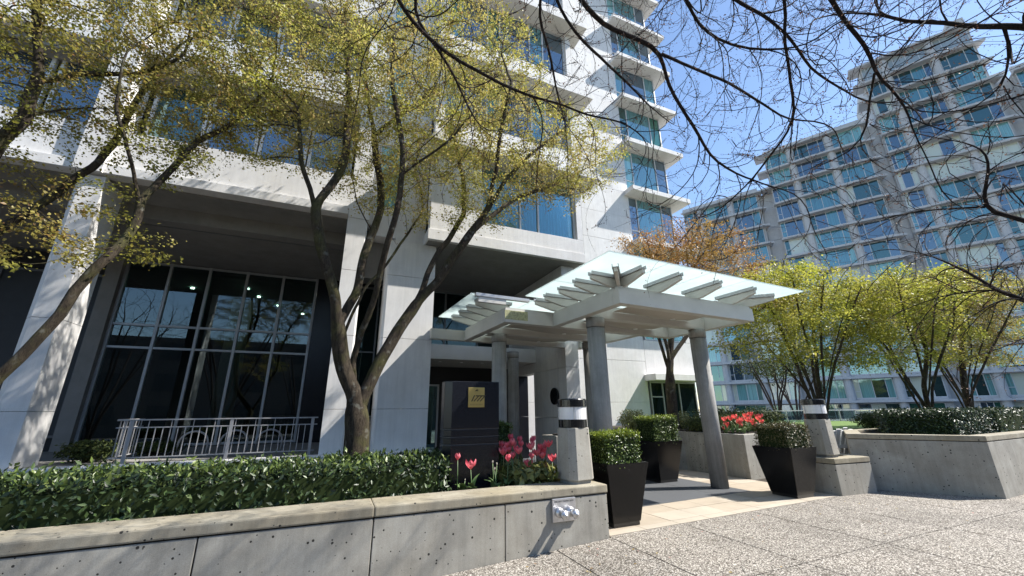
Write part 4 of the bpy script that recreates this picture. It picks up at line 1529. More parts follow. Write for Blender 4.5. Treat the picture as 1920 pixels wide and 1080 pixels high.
# glazed corner and rooftop pieces on the tallest block
fp(19.3, 1.0, 47.3, 20.9, 8.5, 49.3, 'roof_house')
fp(12.0, 1.6, 47.3, 16.0, 9.0, 48.6, 'roof_house')
for a, b, z in ((-15.4, -4.8, 33.9), (-2.7, 8.6, 39.5), (22.4, 33.8, 39.5)):
    rr = MB()
    rr.box(a, -.1, z + .55, b, -.04, z + .6)
    k = a
    while k < b:
        rr.box(k, -.1, z, k + .05, -.05, z + .55)
        k += 1.4
    rr.build('roof_railing', 'far_frame', fb)

# ================================================================== ACROSS THE STREET (only seen mirrored in the lobby glass)
op = thing('apartment_building', 'dark brick block across the street mirrored in the lobby glass', 'building', (2, -24, -.6))
B(-40, -10, 0, 100, 0, 10).build('wall', 'brick_far', op)
for k in range(3):
    for i in range(22):
        B(-38 + i * 6.2, 0.002, 1.2 + k * 3.2, -34.4 + i * 6.2, .05, 3.0 + k * 3.2).build('window', 'brick_far_window', op)

# ================================================================== TULIPS
def petal_mesh(name, mat, open_=0.0, r=.034, h=.075):
    m = MB()
    for k in range(6):
        a0 = k * PI / 3 + (.0 if k % 2 == 0 else .0)
        ro = r * (1.0 if k % 2 == 0 else .86)
        nu, nv = 4, 5
        o = len(m.v)
        for j in range(nv + 1):
            t = j / nv
            rad = ro * (math.sin(min(1.0, t * 1.35) * PI / 2)) * (1 - .45 * max(0, t - .62) / .38 * (1 - open_)) + open_ * .02 * t
            wid = .62 * math.sin(PI * min(1, .12 + t * .80)) * (1 if t < .97 else .35)
            for i in range(nu + 1):
                s = i / nu * 2 - 1
                a = a0 + s * wid
                rr_ = rad * (1 - .10 * abs(s))
                m.v.append((rr_ * math.cos(a), rr_ * math.sin(a), h * t * (1 - .10 * s * s)))
        for j in range(nv):
            for i in range(nu):
                q = o + j * (nu + 1) + i
                m.f.append((q, q + 1, q + nu + 2, q + nu + 1))
    return m.mesh(name, mat, smooth=True)


BLOOM = {'pink': petal_mesh('bloom', 'petal_pink'), 'deep': petal_mesh('bloom', 'petal_deep', .15), 'open': petal_mesh('bloom', 'petal_pink', .7, .040, .08), 'red': petal_mesh('bloom', 'petal_red', .45, .044, .085), 'bud': petal_mesh('bloom', 'bud', 0, .011, .045)}


def tleaf(length, width, bend):
    m = MB()
    n = 7
    for j in range(n + 1):
        t = j / n
        w = width * math.sin(PI * (.10 + .90 * t) ** .8) * .5 + .002
        x = bend * t * t * length
        z = length * t * (1 - .35 * abs(bend) * t * t)
        m.v += [(x, -w, z + w * .5), (x + .0, 0, z), (x, w, z + w * .5)]
    for j in range(n):
        for i in range(2):
            q = j * 3 + i
            m.f.append((q, q + 1, q + 4, q + 3))
    return m.mesh('leaf', 'tulip_green', smooth=True)


TL = [tleaf(.24, .06, .5), tleaf(.20, .07, .9), tleaf(.28, .055, .3), tleaf(.17, .075, 1.25)]
rt = random.Random(12)


def tulip(x, y, z, ground, kind, label, group=None, leaves=3, s=1.0, lean=.03):
    t = thing('tulip', label, 'flower', (x, y, ground), rt.uniform(0, 6.28), group)
    h = z - ground - .03
    lx, ly = rt.uniform(-lean, lean), rt.uniform(-lean, lean)
    st = MB().tube([(-lx, -ly, 0), (-lx * .7, -ly * .7, h * .4), (0, 0, h)], [.0055, .005, .0045], 6)
    st.build('stem', 'tulip_green', t, smooth=True)
    o = obj('bloom', BLOOM[kind], t, (0, 0, h - .002), rt.uniform(0, 2))
    o.scale = (s, s, s)
    a = rt.uniform(0, 6.28)
    for k in range(leaves):
        l = obj('leaf', rt.choice(TL), t, (-lx, -ly, 0.0), a + k * 2.2 + rt.uniform(-.4, .4))
        q = rt.uniform(.8, 1.2)
        l.scale = (q, q, q)


# ================================================================== SHRUBS


def shrub(label, x, y, z, r, h, n, mat, size=(.04, .07), seed=5, name='shrub', group='loose shrubs in the planter bed'):
    rng = np.random.default_rng(seed)
    t = thing(name, label, 'shrub', (x, y, z), 0, group)
    d = rng.normal(size=(n, 3))
    d /= np.linalg.norm(d, axis=1, keepdims=True)
    rad = rng.random(n) ** .45
    lump = 1 + .18 * np.sin(d[:, 0] * 5 + seed) * np.cos(d[:, 1] * 6) + .1 * np.sin(d[:, 2] * 9 + seed * 2)
    p = d * (rad * lump)[:, None] * np.array([r, r, h * .5]) + np.array([0, 0, h * .5])
    nor = d * np.array([1, 1, 1.0]) + rng.normal(size=(n, 3)) * .6 + np.array([0, 0, .4])
    ln = rng.uniform(size[0], size[1], n)
    o = obj('foliage', leaf_mesh('foliage', p, nor, rng.normal(size=(n, 3)) + np.array([0, 0, .6]), ln, ln * .5, mat), t)
    o['kind'] = 'stuff'
    m = MB()
    for k in range(9):
        a = rng.random() * 6.28
        q = rng.uniform(.4, .85)
        m.tube([(0, 0, 0), (q * r * .5 * math.cos(a), q * r * .5 * math.sin(a), h * .4), (q * r * math.cos(a), q * r * math.sin(a), h * .75)], [.012, .008, .003], 5)
    m.build('stems', 'maple_bark', t)


SOIL = .53
tulip(1.56, 5.42, .97, SOIL, 'pink', 'tall slim pink tulip in front of the black sign, left of the pair', leaves=2, s=1.25)
tulip(1.74, 5.42, .85, SOIL, 'open', 'wide open pink tulip leaning in front of the black sign', leaves=3, s=1.6)
tulip(1.66, 5.40, .72, SOIL, 'bud', 'closed tulip bud low between the pair of pink tulips and the sign', leaves=3, s=.7)
for x, y, z in ((2.06, 5.45, .90), (2.12, 5.45, .87), (2.07, 5.40, .82)):
    tulip(x, y, z, SOIL, 'bud', 'pale thin tulip bud at the right foot of the black sign', 'tulip buds by the sign', leaves=2)
CL = [(2.62, 5.74, 1.03), (2.74, 5.66, .99), (2.45, 5.66, 1.07), (2.30, 5.66, .94), (2.70, 5.55, .88), (2.56, 5.92, 1.0), (3.02, 5.62, 1.02), (2.86, 5.85, 1.06), (2.51, 5.87, 1.12), (2.69, 5.94, 1.08), (2.92, 5.93, 1.08), (2.38, 5.73, 1.02), (2.5, 5.8, 1.04), (2.52, 5.7, .97), (2.33, 5.81, 1.03), (2.42, 5.73, .96), (2.8, 5.72, 1.02), (2.89, 5.66, .98), (2.97, 5.72, .92), (2.81, 5.62, .91), (2.9, 5.61, .87), (2.29, 5.46, .88), (2.41, 5.57, .90), (2.6, 5.45, .79), (3.0, 5.49, .84), (3.07, 5.83, .98), (2.36, 5.77, .97), (2.51, 5.59, .95)]
for i, (x, y, z) in enumerate(CL):
    tulip(x, y, z + .03, SOIL, rt.choice(['pink', 'deep', 'pink', 'open']), 'pink tulip in the dense clump between the sign and the bollard light', 'clump of pink tulips by the bollard', leaves=3, s=1.4)
shrub('green tulip leaves and low plants filling the bed under the pink tulips', 2.65, 5.62, .53, .48, .30, 520, 'shrub_leaf', (.09, .17), 55, 'low_plants', None)
RD = [(9.02, 7.47, 1.25), (9.37, 7.71, 1.11), (9.13, 7.38, 1.27), (9.17, 7.28, 1.31), (9.42, 7.4, 1.18), (9.27, 7.17, 1.25), (9.56, 7.28, 1.33), (9.83, 7.41, 1.26), (9.98, 7.45, 1.19), (9.86, 7.29, 1.11), (10.02, 7.29, 1.26), (10.1, 7.28, 1.17), (9.96, 7.43, 1.36), (9.36, 7.32, 1.09), (9.2, 7.20, 1.18), (10.5, 7.65, 1.3), (10.4, 7.48, 1.31), (9.08, 7.54, 1.04), (9.6, 7.5, 1.2), (9.7, 7.35, 1.22)]
for i, (x, y, z) in enumerate(RD):
    tulip(x, y, z + .02, .97, 'red', 'coral red tulip in the bed behind the right canopy column', 'red tulips in the planter bed', leaves=3, s=1.5)

shrub('loose pale green shrub left of the orange tree trunk by the white wall', 8.15, 9.9, .95, .42, .62, 2300, 'shrub_leaf', seed=4)
shrub('low pale shrub just right of the orange tree trunk', 9.7, 9.6, .95, .5, .5, 2500, 'shrub_leaf', seed=6)
shrub('low grey green shrub at the left end of the red tulips', 9.15, 8.4, .95, .4, .4, 2000, 'dark_leaf', seed=7)
shrub('light green shrub directly behind the red tulips', 9.95, 8.2, .95, .55, .5, 2800, 'shrub_leaf', seed=8)
shrub('yellow green shrub at the right end of the red tulips', 10.5, 8.0, .95, .45, .46, 2400, 'boxwood_tip', seed=9)
for i, (x, y, r, h, w) in enumerate(((11.6, 9.9, .8, .75, 'dark shrub mass on the lawn just right of the orange tree'), (13.0, 10.4, .9, .7, 'dark shrub on the lawn under the multi stemmed maple'), (15.0, 10.8, .9, .75, 'dark shrub on the lawn right of the multi stemmed maple'), (17.2, 8.2, .7, .55, 'dark low shrub at the end of the lawn near the glass guardrail'))):
    shrub(w, x, y, .84, r, h, 3500, 'dark_leaf', (.05, .09), 20 + i, group='dark shrubs around the lawn')
shrub('small dark shrub at the foot of the left white pier', -4.3, 10.9, .676, .45, .42, 1500, 'dark_leaf', (.05, .09), 30, group='terrace shrubs')
shrub('low dark shrub on the terrace below the lobby glass at the left', -3.6, 12.0, .676, .55, .30, 1500, 'dark_leaf', (.05, .09), 31, group='terrace shrubs')

# ================================================================== CHAIRS AND GUARDRAIL


def chair(label, x, y, rot):
    t = thing('garden_chair', label, 'chair', (x, y, 0.0), rot, 'white slatted garden chairs')
    for k in range(5):
        a = -.22 + k * .11
        hh = 1.06 - .35 * abs(a)
        MB().add([(a - .045, .18, .32), (a + .045, .18, .32), (a + .045, .50, hh), (a - .045, .50, hh), (a - .045, .20, .31), (a + .045, .20, .31), (a + .045, .52, hh - .01), (a - .045, .52, hh - .01)],
                 [(0, 1, 2, 3), (7, 6, 5, 4), (0, 4, 5, 1), (1, 5, 6, 2), (2, 6, 7, 3), (3, 7, 4, 0)]).build('back_slat', 'chair_white', t)
    for k in range(5):
        y0 = -.38 + k * .112
        B(-.28, y0, .40 - .02 * k, .28, y0 + .09, .42 - .02 * k).build('seat_slat', 'chair_white', t)
    for s in (-1, 1):
        B(s * .38 - .07, -.40, .56, s * .38 + .07, .34, .585).build('armrest', 'chair_white', t, bevel=.004)
        B(s * .31 - .03, -.38, 0, s * .31 + .03, -.27, .555).build('leg', 'chair_white', t)
        B(s * .31 - .03, .22, 0, s * .31 + .03, .33, .555).build('leg', 'chair_white', t)
    B(-.30, .41, .62, .30, .44, .70).build('back_rail', 'chair_white', t)


chair('white slatted garden chair nearest the right bollard light', 11.45, 6.62, 2.7)
chair('white slatted garden chair behind the nearer one by the tall planter', 12.45, 6.9, 2.5)

gr = thing('glass_guardrail', 'glass guardrail with a thin metal top rail behind the hedge at far right', 'guardrail', (20, 13.9, .6))
for k in range(12):
    x = -3.2 + k * 1.5
    B(x + .03, 0, -.02, x + 1.47, .012, .78).build('glass_panel', 'rail_glass', gr)
    B(x - .02, -.02, -.6, x + .02, .03, .80).build('post', 'frame_metal', gr)
B(-3.3, -.03, .80, 15, .04, .84).build('top_rail', 'frame_metal', gr)
B(-3.3, -.2, -.62, 15, .2, -.03).build('upstand', 'planter_concrete', gr)

# ================================================================== TREES
mid = [
    [(0.43, 7.2, 0.50), (0.38, 7.2, 1.33), (0.32, 7.2, 1.79), (0.06, 7.2, 2.25), (-0.09, 7.1, 2.94), (-0.19, 7.0, 3.42), (-0.37, 6.9, 3.88), (-0.54, 6.85, 4.31), (-0.63, 6.8, 4.74), (-0.73, 6.75, 5.06), (-0.96, 6.6, 5.6), (-1.12, 6.5, 6.55)],
    [(-0.62, 6.8, 4.8), (-0.6, 6.8, 5.06), (-0.4, 6.9, 5.54), (-0.31, 6.9, 6.02), (-0.33, 7.0, 6.56), (-0.39, 7.1, 7.41), (-0.52, 7.2, 8.42), (-0.75, 7.2, 9.47)],
    [(-0.09, 7.1, 2.94), (0.16, 7.3, 3.62), (0.19, 7.45, 4.32), (0.32, 7.6, 4.93), (0.44, 7.7, 5.46), (0.38, 7.75, 6.19), (0.24, 7.8, 6.76), (0.16, 7.8, 7.3), (-0.02, 7.9, 8.11), (-0.23, 8.0, 9.33)],
    [(0.32, 7.6, 4.93), (-0.02, 7.3, 5.35), (-0.15, 7.2, 5.81), (-0.28, 6.9, 6.03)],
    [(0.16, 7.8, 7.3), (0.59, 8.0, 8.08), (1.29, 8.3, 9.21)],
    [(0.32, 7.2, 1.79), (0.2, 7.35, 2.36), (0.26, 7.3, 2.8), (0.43, 7.1, 3.34), (0.49, 6.9, 3.96), (0.55, 6.7, 4.4), (0.65, 6.5, 4.94), (0.66, 6.4, 5.6), (0.62, 6.3, 6.09), (0.49, 6.2, 6.62), (0.32, 6.1, 7.31), (0.27, 6.0, 8.33)],
    [(0.66, 6.4, 5.6), (0.83, 6.3, 5.75), (1.35, 6.0, 6.19), (1.8, 5.8, 6.87)],
    [(0.0, 7.2, 2.61), (0.29, 7.7, 3.81), (0.68, 8.0, 4.46), (1.08, 8.3, 5.34), (1.41, 8.4, 6.01), (1.36, 8.5, 6.59), (1.18, 8.6, 7.11), (1.28, 8.7, 8.54)],
    [(1.08, 8.3, 5.34), (1.04, 8.5, 5.9), (0.85, 8.7, 6.28)],
    [(0.34, 7.2, 1.58), (0.57, 7.2, 2.21), (0.84, 7.25, 2.83), (1.2, 7.3, 3.47), (1.4, 7.45, 4.07), (1.6, 7.6, 4.65), (1.87, 7.7, 5.07), (2.25, 7.8, 5.88), (2.22, 7.9, 6.73), (2.09, 8.0, 7.49), (1.89, 8.1, 8.6)],
    [(1.2, 7.3, 3.47), (1.55, 7.2, 3.92), (1.84, 7.0, 4.46), (2.11, 6.85, 4.92), (2.41, 6.7, 5.43), (2.73, 6.5, 6.09), (3.31, 6.4, 6.83), (4.09, 6.3, 7.61)],
    [(2.11, 6.85, 4.92), (3.11, 7.1, 6.0), (4.34, 7.3, 6.81), (5.4, 7.4, 7.6)],
    [(2.41, 6.7, 5.43), (2.42, 6.3, 6.08), (2.42, 6.0, 6.86), (2.57, 5.8, 7.91)],
]
mid_cells = [((-1.31, 7.0, 7.3), (1.7, 1.6, 1.6)), ((.7, 7.2, 7.6), (1.9, 1.9, 1.7)), ((2.8, 7.1, 7.2), (1.7, 1.7, 1.5)), ((4.6, 7.0, 7.5), (1.5, 1.4, 1.1)), ((-.2, 7.2, 9.6), (2.2, 1.8, 1.5)), ((2.0, 7.2, 9.4), (2.0, 1.8, 1.4)), ((2.5, 6.9, 5.6), (.8, .9, .6)), ((-1.7, 7.0, 6.3), (.9, 1.0, .9)), ((.7, 7.3, 6.0), (1.5, 1.2, .7)), ((4.0, 7.0, 6.6), (1.2, .9, .6)), ((-.62, 7.0, 3.75), (.36, .35, .3))]
tree('maple_tree', 'large multi stemmed maple with fresh yellow green leaves in front of the entrance', 'tree', mid, mid_cells, 4200, True, 'maple_leaf', 'maple_bark', .185, .0034, .13, 3, None, .20, 1.1, (0.43, 7.2, 0.5), 32, .08, (.026, .064))

left = [
    [(-3.72, 6.3, 0.5), (-3.66, 6.3, 1.19), (-3.55, 6.3, 1.61), (-3.41, 6.3, 1.97), (-3.31, 6.3, 2.17), (-3.2, 6.3, 2.41), (-3.07, 6.3, 2.69), (-3.05, 6.3, 3.0), (-2.96, 6.3, 3.21), (-2.87, 6.3, 3.4), (-2.78, 6.4, 3.69), (-2.75, 6.5, 4.1), (-2.78, 6.5, 4.38), (-2.67, 6.6, 4.78), (-2.53, 6.7, 5.31), (-2.46, 6.8, 5.65), (-2.12, 6.9, 6.15), (-1.76, 7.1, 7.18)],
    [(-2.78, 6.5, 4.38), (-2.85, 6.3, 4.7), (-2.93, 6.1, 5.01), (-3.08, 6.0, 5.46), (-3.08, 5.8, 6.07)],
    [(-3.55, 6.3, 1.61), (-4.25, 6.8, 2.64), (-4.41, 7.1, 3.61), (-4.41, 7.2, 3.96), (-4.14, 7.3, 4.51), (-4.01, 7.4, 4.9), (-3.84, 7.5, 5.36), (-3.78, 7.6, 5.91), (-3.78, 7.8, 6.94), (-3.58, 8.0, 8.33)],
    [(-4.25, 6.8, 2.64), (-4.49, 6.6, 4.04), (-4.29, 6.5, 4.89), (-4.16, 6.5, 5.35), (-4.21, 6.5, 5.58), (-4.19, 6.5, 5.89), (-4.26, 6.4, 6.37), (-4.34, 6.3, 6.81), (-4.49, 6.3, 7.63)],
    [(-4.19, 6.5, 5.89), (-3.86, 6.7, 6.37), (-3.44, 6.8, 6.61), (-2.98, 6.9, 7.22)],
    [(-4.16, 6.5, 5.35), (-4.03, 6.8, 5.75), (-3.82, 7.0, 6.03)],
    [(-2.78, 6.4, 3.69), (-3.04, 6.0, 3.33), (-3.2, 5.8, 3.11)],
]
left_cells = [((-4.3, 6.6, 6.4), (1.5, 1.4, 1.1)), ((-2.9, 6.9, 6.6), (1.3, 1.4, 1.2)), ((-2.7, 6.6, 5.2), (.9, .8, .45)), ((-3.75, 6.4, 3.75), (.75, .7, .5)), ((-2.5, 6.6, 3.7), (.38, .4, .42)), ((-2.9, 7.2, 8.3), (1.8, 1.5, 1.1)), ((-4.7, 6.5, 4.9), (.9, .9, .6)), ((-4.8, 6.6, 8.0), (1.5, 1.4, 1.0)), ((-1.6, 7.0, 6.9), (.7, .8, .7))]
tree('maple_tree', 'leaning maple with brownish young leaves at the left edge in front of the white pier', 'tree', left, left_cells, 2700, True, 'maple_leaf_brown', 'maple_bark', .115, .0036, .13, 8, None, .19, 1.0, (-3.72, 6.3, .5), 28, .07, (.026, .062))


def vase(x, y, z, H, n, spread, seed, bend=.0):
    """limbs of a many stemmed maple"""
    r = random.Random(seed)
    out = [[(x, y, z), (x + .02, y, z + .25 * H * .5)]]
    for k in range(n):
        a = 2 * PI * k / n + r.uniform(-.4, .4)
        s = spread * r.uniform(.55, 1.0)
        pts = [out[0][-1] if k % 2 else out[0][0]]
        for t in (.25, .45, .65, .85):
            q = t ** 1.35
            pts.append((x + s * q * math.cos(a) + r.uniform(-.08, .08) + bend * t, y + s * q * math.sin(a) * .8 + r.uniform(-.08, .08), z + H * t * r.uniform(.92, 1.05)))
        out.append(pts)
    return out


# orange maple behind the canopy
lo = [[(9.0, 9.15, .9), (9.05, 9.15, 2.2), (9.15, 9.15, 3.3), (8.75, 9.15, 4.7), (8.9, 9.2, 5.8)], [(9.05, 9.15, 2.4), (9.35, 9.2, 3.6), (9.9, 9.3, 4.8), (10.6, 9.3, 5.9), (11.3, 9.4, 6.6)], [(9.1, 9.15, 2.9), (10.0, 9.0, 3.9), (11.2, 8.9, 4.5), (12.6, 8.9, 4.9)], [(9.05, 9.15, 2.6), (9.2, 9.6, 4.0), (9.6, 10.1, 5.3), (10.0, 10.3, 6.4)]]
tree('maple_tree', 'orange brown leaved maple rising behind the glass canopy', 'tree', lo, [((9.9, 9.3, 6.4), (1.6, 1.5, .95)), ((11.8, 9.3, 6.9), (1.6, 1.5, .9)), ((12.6, 9.0, 5.3), (1.3, 1.2, .55)), ((8.8, 9.2, 6.0), (.8, .9, .7)), ((13.4, 9.2, 6.6), (.9, 1.0, .6)), ((10.6, 9.2, 7.3), (1.5, 1.3, .6)), ((9.3, 9.2, 5.5), (1.0, 1.0, .5)), ((14.2, 9.0, 5.4), (1.2, 1.1, .5)), ((8.5, 9.2, 6.7), (.9, .9, .5))], 3000, True, 'maple_leaf_orange', 'maple_bark', .15, .005, .17, 14, 'maples behind the entrance', .26, 1.3, (9.0, 9.15, .9), 28, .10, (.035, .08))
tree('maple_tree', 'bright yellow green many stemmed maple on the lawn right of the canopy', 'tree', vase(13.7, 7.9, .84, 5.2, 9, 2.9, 2), [((13.4, 7.9, 5.2), (2.3, 1.8, .95)), ((15.6, 7.8, 4.9), (1.7, 1.5, .9)), ((12.0, 7.9, 4.2), (1.5, 1.3, .6)), ((13.8, 7.6, 4.1), (1.8, 1.4, .6)), ((11.2, 8.2, 3.5), (1.0, 1.0, .4)), ((15.2, 7.6, 3.0), (1.3, 1.0, .4)), ((12.2, 7.6, 3.1), (.9, .9, .35)), ((15.8, 7.9, 3.5), (1.2, 1.1, .5)), ((13.6, 7.9, 5.9), (1.4, 1.2, .5)), ((16.6, 7.8, 4.1), (1.2, 1.1, .5)), ((17.2, 7.9, 5.3), (1.3, 1.2, .7)), ((12.0, 7.7, 5.0), (1.2, 1.1, .6))], 2600, True, 'maple_leaf_green', 'maple_bark', .13, .005, .19, 15, 'maples behind the entrance', .28, 1.4, (13.7, 7.9, .84), 36, .13, (.045, .095))
tree('maple_tree', 'spreading maple behind the clipped hedge, left of the two at far right', 'tree', vase(17.5, 6.9, .84, 5.4, 7, 3.6, 5), [((17.6, 6.9, 5.2), (2.6, 1.8, .9)), ((19.8, 6.9, 5.6), (2.0, 1.6, .9)), ((15.9, 6.9, 4.0), (1.3, 1.2, .5)), ((19.6, 6.9, 4.0), (1.6, 1.3, .5)), ((17.3, 6.6, 4.2), (1.8, 1.3, .5)), ((15.6, 6.9, 3.0), (.9, 1.0, .4)), ((18.9, 6.9, 3.2), (1.4, 1.0, .35))], 2600, True, 'maple_leaf_green', 'maple_bark', .12, .005, .20, 16, 'maples behind the entrance', .30, 1.4, (17.5, 6.9, .84), 36, .13, (.045, .095))
tree('maple_tree', 'spreading maple behind the clipped hedge at the right edge of the picture', 'tree', vase(20.9, 7.1, .84, 5.8, 8, 3.8, 9), [((21.5, 7.1, 5.6), (2.6, 1.8, .9)), ((24.0, 7.1, 6.0), (2.4, 1.8, 1.0)), ((22.8, 7.1, 4.2), (2.0, 1.4, .5)), ((24.8, 7.1, 4.6), (2.0, 1.4, .6)), ((22.0, 7.0, 3.3), (1.4, 1.0, .35)), ((24.0, 7.0, 3.4), (1.5, 1.0, .35))], 2600, True, 'maple_leaf_brown', 'maple_bark', .13, .005, .20, 17, 'maples behind the entrance', .30, 1.4, (20.9, 7.1, .84), 36, .13, (.045, .095))
tree('maple_tree', 'small dark leaved tree in the shade behind the lawn near the far building', 'tree', vase(24.5, 16.5, .3, 4.2, 6, 2.2, 4), [((24.5, 16.5, 4.2), (2.2, 1.8, .9))], 700, True, 'dark_leaf', 'bare_bark', .16, .008, .24, 18, None, .34, 1.6, (24.5, 16.5, .3), 9, .2, (.09, .15))
tree('maple_tree', 'small dark leaved tree in front of the pale ground floor panels of the far building', 'tree', vase(29.5, 18.5, .0, 4.4, 6, 2.4, 6), [((29.5, 18.5, 4.4), (2.4, 1.8, .9))], 700, True, 'dark_leaf', 'bare_bark', .16, .008, .24, 19, None, .34, 1.6, (29.5, 18.5, 0), 9, .2, (.09, .15))

# ------------------------------------------------------------------ bare street trees that reach over the photographer
bare = [
    [(0.5, -1.9, -.62), (0.5, -1.85, 2.4), (0.6, -1.3, 4.6), (0.9, -.3, 5.9), (1.1, .8, 6.4), (1.6, 1.3, 6.5)],
    [(1.1, .8, 6.4), (-0.31, 2.3, 5.86), (0.12, 2.85, 5.16), (0.38, 2.98, 5.03), (0.65, 3.04, 4.94), (0.99, 3.04, 4.85), (1.34, 3.02, 4.75), (1.78, 2.92, 4.63), (2.1, 2.82, 4.52), (2.42, 2.67, 4.41)],
    [(1.1, .8, 6.4), (1.21, 2.0, 5.74), (1.68, 2.23, 5.2), (1.95, 2.25, 5.06), (2.29, 2.15, 4.91), (2.49, 2.11, 4.79), (2.68, 2.04, 4.68), (3.18, 1.96, 4.56), (3.59, 1.94, 4.44), (3.86, 1.89, 4.3), (4.2, 1.75, 4.27)],
    [(1.1, 1.9, 5.9), (1.58, 2.49, 5.47), (1.84, 2.57, 5.29), (2.07, 2.6, 5.15), (2.51, 2.65, 4.97), (2.95, 2.68, 4.73)],
    [(1.6, 1.3, 6.5), (1.9, 1.6, 5.6), (2.36, 1.67, 4.87), (2.53, 1.71, 4.72), (2.69, 1.69, 4.59), (2.9, 1.57, 4.46), (3.14, 1.35, 4.32)],
    [(1.6, 1.3, 6.5), (2.3, 1.6, 5.9), (3.0, 1.66, 5.19), (3.23, 1.57, 5.03), (3.45, 1.53, 4.83), (3.58, 1.53, 4.69), (3.78, 1.57, 4.6), (4.03, 1.52, 4.46), (4.28, 1.46, 4.31)],
    [(2.3, 1.6, 5.9), (2.7, 1.3, 5.4), (3.11, 1.32, 4.82), (3.22, 1.44, 4.65), (3.42, 1.59, 4.35), (3.61, 1.7, 4.21), (3.75, 1.87, 4.09), (3.74, 2.01, 4.0), (3.77, 2.39, 3.8)],
    [(2.49, 2.11, 4.79), (2.71, 2.28, 4.64), (2.95, 2.34, 4.52), (3.37, 2.45, 4.13), (3.6, 2.36, 3.9), (3.78, 2.22, 3.74), (4.04, 2.09, 3.62)],
    [(1.6, 1.3, 6.5), (2.48, 1.11, 5.74), (3.25, 1.09, 4.61), (3.35, 1.1, 4.5), (3.48, 1.09, 4.36), (3.58, 1.1, 4.22), (3.66, 1.15, 4.09), (3.76, 1.11, 3.96), (3.86, 1.09, 3.8), (3.93, 1.14, 3.65)],
    [(3.66, 1.15, 4.09), (3.82, 1.26, 3.98), (3.97, 1.38, 3.87), (4.08, 1.57, 3.77), (4.02, 1.71, 3.76)],
    [(0.3, 1.7, 6.05), (0.31, 3.25, 5.6), (0.84, 3.56, 5.25), (1.35, 4.0, 4.92)],
    [(1.21, 2.2, 5.64), (1.45, 2.6, 5.32), (1.73, 2.85, 5.14), (2.0, 3.16, 4.87)],
    [(1.6, 1.3, 6.5), (2.6, 1.6, 7.2), (3.8, 1.9, 7.7), (5.2, 1.9, 8.3), (6.3, 1.7, 8.7)],
    [(2.6, 1.6, 7.2), (3.4, 2.4, 7.9), (4.2, 3.0, 8.4)],
    [(1.1, .8, 6.4), (1.0, 1.0, 7.4), (.8, 1.3, 8.6)],
]


def near_limbs(limbs, n, sig, rng, skip=1):
    pts = []
    for l in limbs[skip:]:
        l = [np.array(p) for p in l]
        for a, b in zip(l[1:-1], l[2:]):
            k = max(1, int(n * np.linalg.norm(b - a)))
            t = rng.random(k)[:, None]
            pts.append(a + (b - a) * t + rng.normal(size=(k, 3)) * sig)
    p = np.concatenate(pts)
    d = np.linalg.norm(p - np.array([0, 0, 1.55]), axis=1)
    return p[d > 2.3]


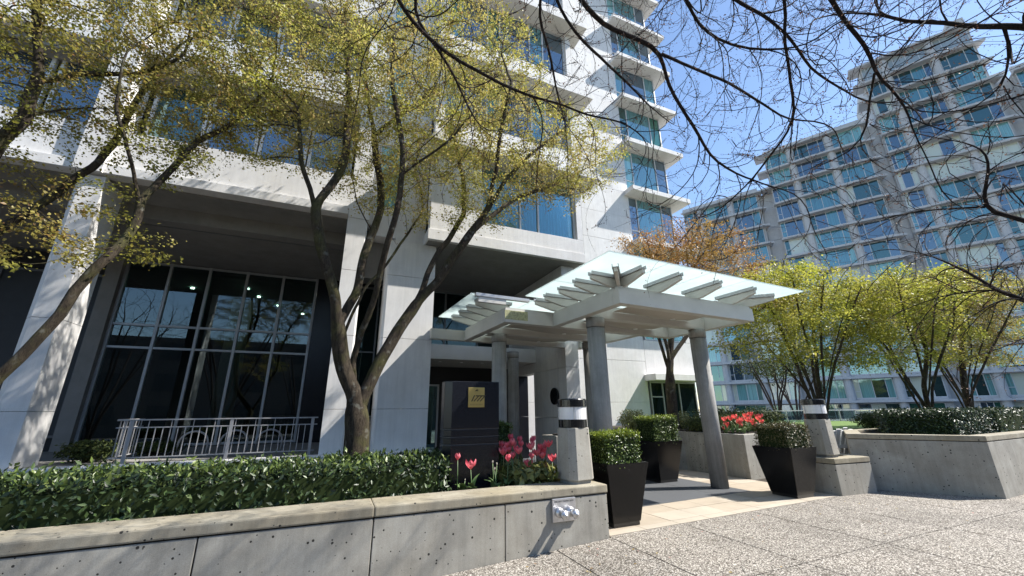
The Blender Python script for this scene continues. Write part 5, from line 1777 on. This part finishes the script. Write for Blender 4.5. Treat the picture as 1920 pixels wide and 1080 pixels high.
_r = np.random.default_rng(77)
tree('bare_tree', 'bare street tree whose dark budding twigs hang across the top of the picture', 'tree', bare, None, 0, True, 'bud_scale', 'bare_bark', .070, .0016, .11, 40, 'bare street trees', .115, .75, (0.5, -1.9, -.62), attr=np.concatenate([near_limbs(bare[:12], 120, np.array([.66, .66, .56]), _r), ellipsoid_points([((4.2, 2.1, 7.9), (2.6, 1.7, 1.3)), ((1.2, 1.0, 8.0), (1.8, 1.8, 1.3)), ((6.2, 1.6, 8.6), (1.6, 1.6, 1.0))], 1500, _r)]), up=.0, iters=45, jit=.09, mom=1.7, per=3, spread=.02, size=(.008, .02))
bare2 = [
    [(7.6, -1.3, -.6), (7.5, -1.2, 1.6), (7.1, -.8, 2.9), (6.2, -.4, 3.6), (5.2, 0.0, 3.8)],
    [(5.2, 0.0, 3.8), (4.52, 0.39, 4.1), (4.25, 0.51, 4.14), (4.09, 0.73, 4.34), (3.91, 0.93, 4.53), (3.62, 1.18, 4.79)],
    [(4.18, 0.6, 4.22), (4.31, 0.63, 4.01), (4.38, 0.72, 3.85), (4.37, 0.79, 3.84)],
    [(7.3, -1.0, 2.2), (6.4, 0.1, 2.3), (5.78, 0.87, 2.89), (5.66, 1.15, 3.18), (5.56, 1.32, 3.39), (5.55, 1.61, 3.51), (5.52, 1.93, 3.6)],
    [(5.56, 1.31, 3.38), (5.48, 1.18, 3.69), (5.43, 1.15, 3.83), (5.46, 1.19, 3.99)],
    [(7.5, -1.2, 1.6), (6.7, .3, 1.9), (6.13, 1.23, 2.35), (5.96, 1.4, 2.52), (5.91, 1.53, 2.64), (5.93, 1.66, 2.88), (5.91, 1.88, 3.14)],
    [(7.1, -.8, 2.9), (7.4, -1.2, 4.5), (7.2, -.8, 6.0), (6.8, .2, 7.2), (6.2, 1.2, 7.9), (5.4, 1.6, 8.4)],
    [(6.8, .2, 7.2), (7.2, 1.2, 8.0), (7.4, 2.0, 8.6)],
    [(7.2, -.8, 6.0), (6.0, -.2, 7.4), (4.8, .6, 8.3), (4.0, 1.0, 8.8)],
]
tree('bare_tree', 'bare street tree reaching in from the right edge with thin pale twigs', 'tree', bare2, None, 0, True, 'bud_scale', 'bare_bark', .085, .0016, .10, 41, 'bare street trees', .10, .7, (7.6, -1.3, -.6), attr=np.concatenate([near_limbs(bare2[:6], 110, np.array([.40, .45, .42]), _r), np.array([5.75, 1.45, 2.95]) + _r.normal(size=(420, 3)) * np.array([.35, .45, .42]), ellipsoid_points([((6.4, 1.2, 8.2), (2.2, 1.8, 1.6)), ((4.6, 1.0, 8.6), (1.6, 1.5, 1.2))], 1300, _r)]), up=.03, iters=45, jit=.09, mom=1.6, per=3, spread=.02, size=(.008, .02))
# street trees behind the photographer, mirrored in the lobby glass
for k, (x, y, s) in enumerate(((-6.5, -2.2, 31), (-12.5, -2.0, 32), (-3.0, -13.5, 33))):
    tree('bare_tree', ['bare street tree left of the photographer, mirrored in the lobby glass', 'bare street tree farther left along the kerb, mirrored in the lobby glass', 'bare street tree across the road, mirrored in the lobby glass'][k], 'tree', vase(x, y, -.62, 9.5, 8, 4.4, s), [((x, y, 6.5), (4.2, 3.4, 3.2))], 900, False, None, 'bare_bark', .19, .006, .26, s, 'bare street trees', .35, 1.8, (x, y, -.62))

# ------------------------------------------------------------------ a few fallen leaves on the pavement
_q = np.random.default_rng(5)
_n = 150
_px = _q.uniform(-2.5, 11.0, _n)
_py = 4.72 - np.abs(_q.normal(size=_n)) * .8
_py = np.where(_px > 9.8, _py - 1.4, _py)
_pz = np.minimum(0.0, 0.045 * (_px - 3.42)) + .006
_ln = _q.uniform(.015, .045, _n)
fl = obj('fallen_leaves', leaf_mesh('fallen_leaves', np.stack([_px, _py, _pz], axis=1), np.tile(np.array([0, 0, 1.0]), (_n, 1)) + _q.normal(size=(_n, 3)) * .12, _q.normal(size=(_n, 3)), _ln, _ln * .6, 'fallen_leaf'))
tag(fl, 'small fallen leaves and petals scattered on the pavement along the planter wall', 'fallen leaves', kind='stuff')
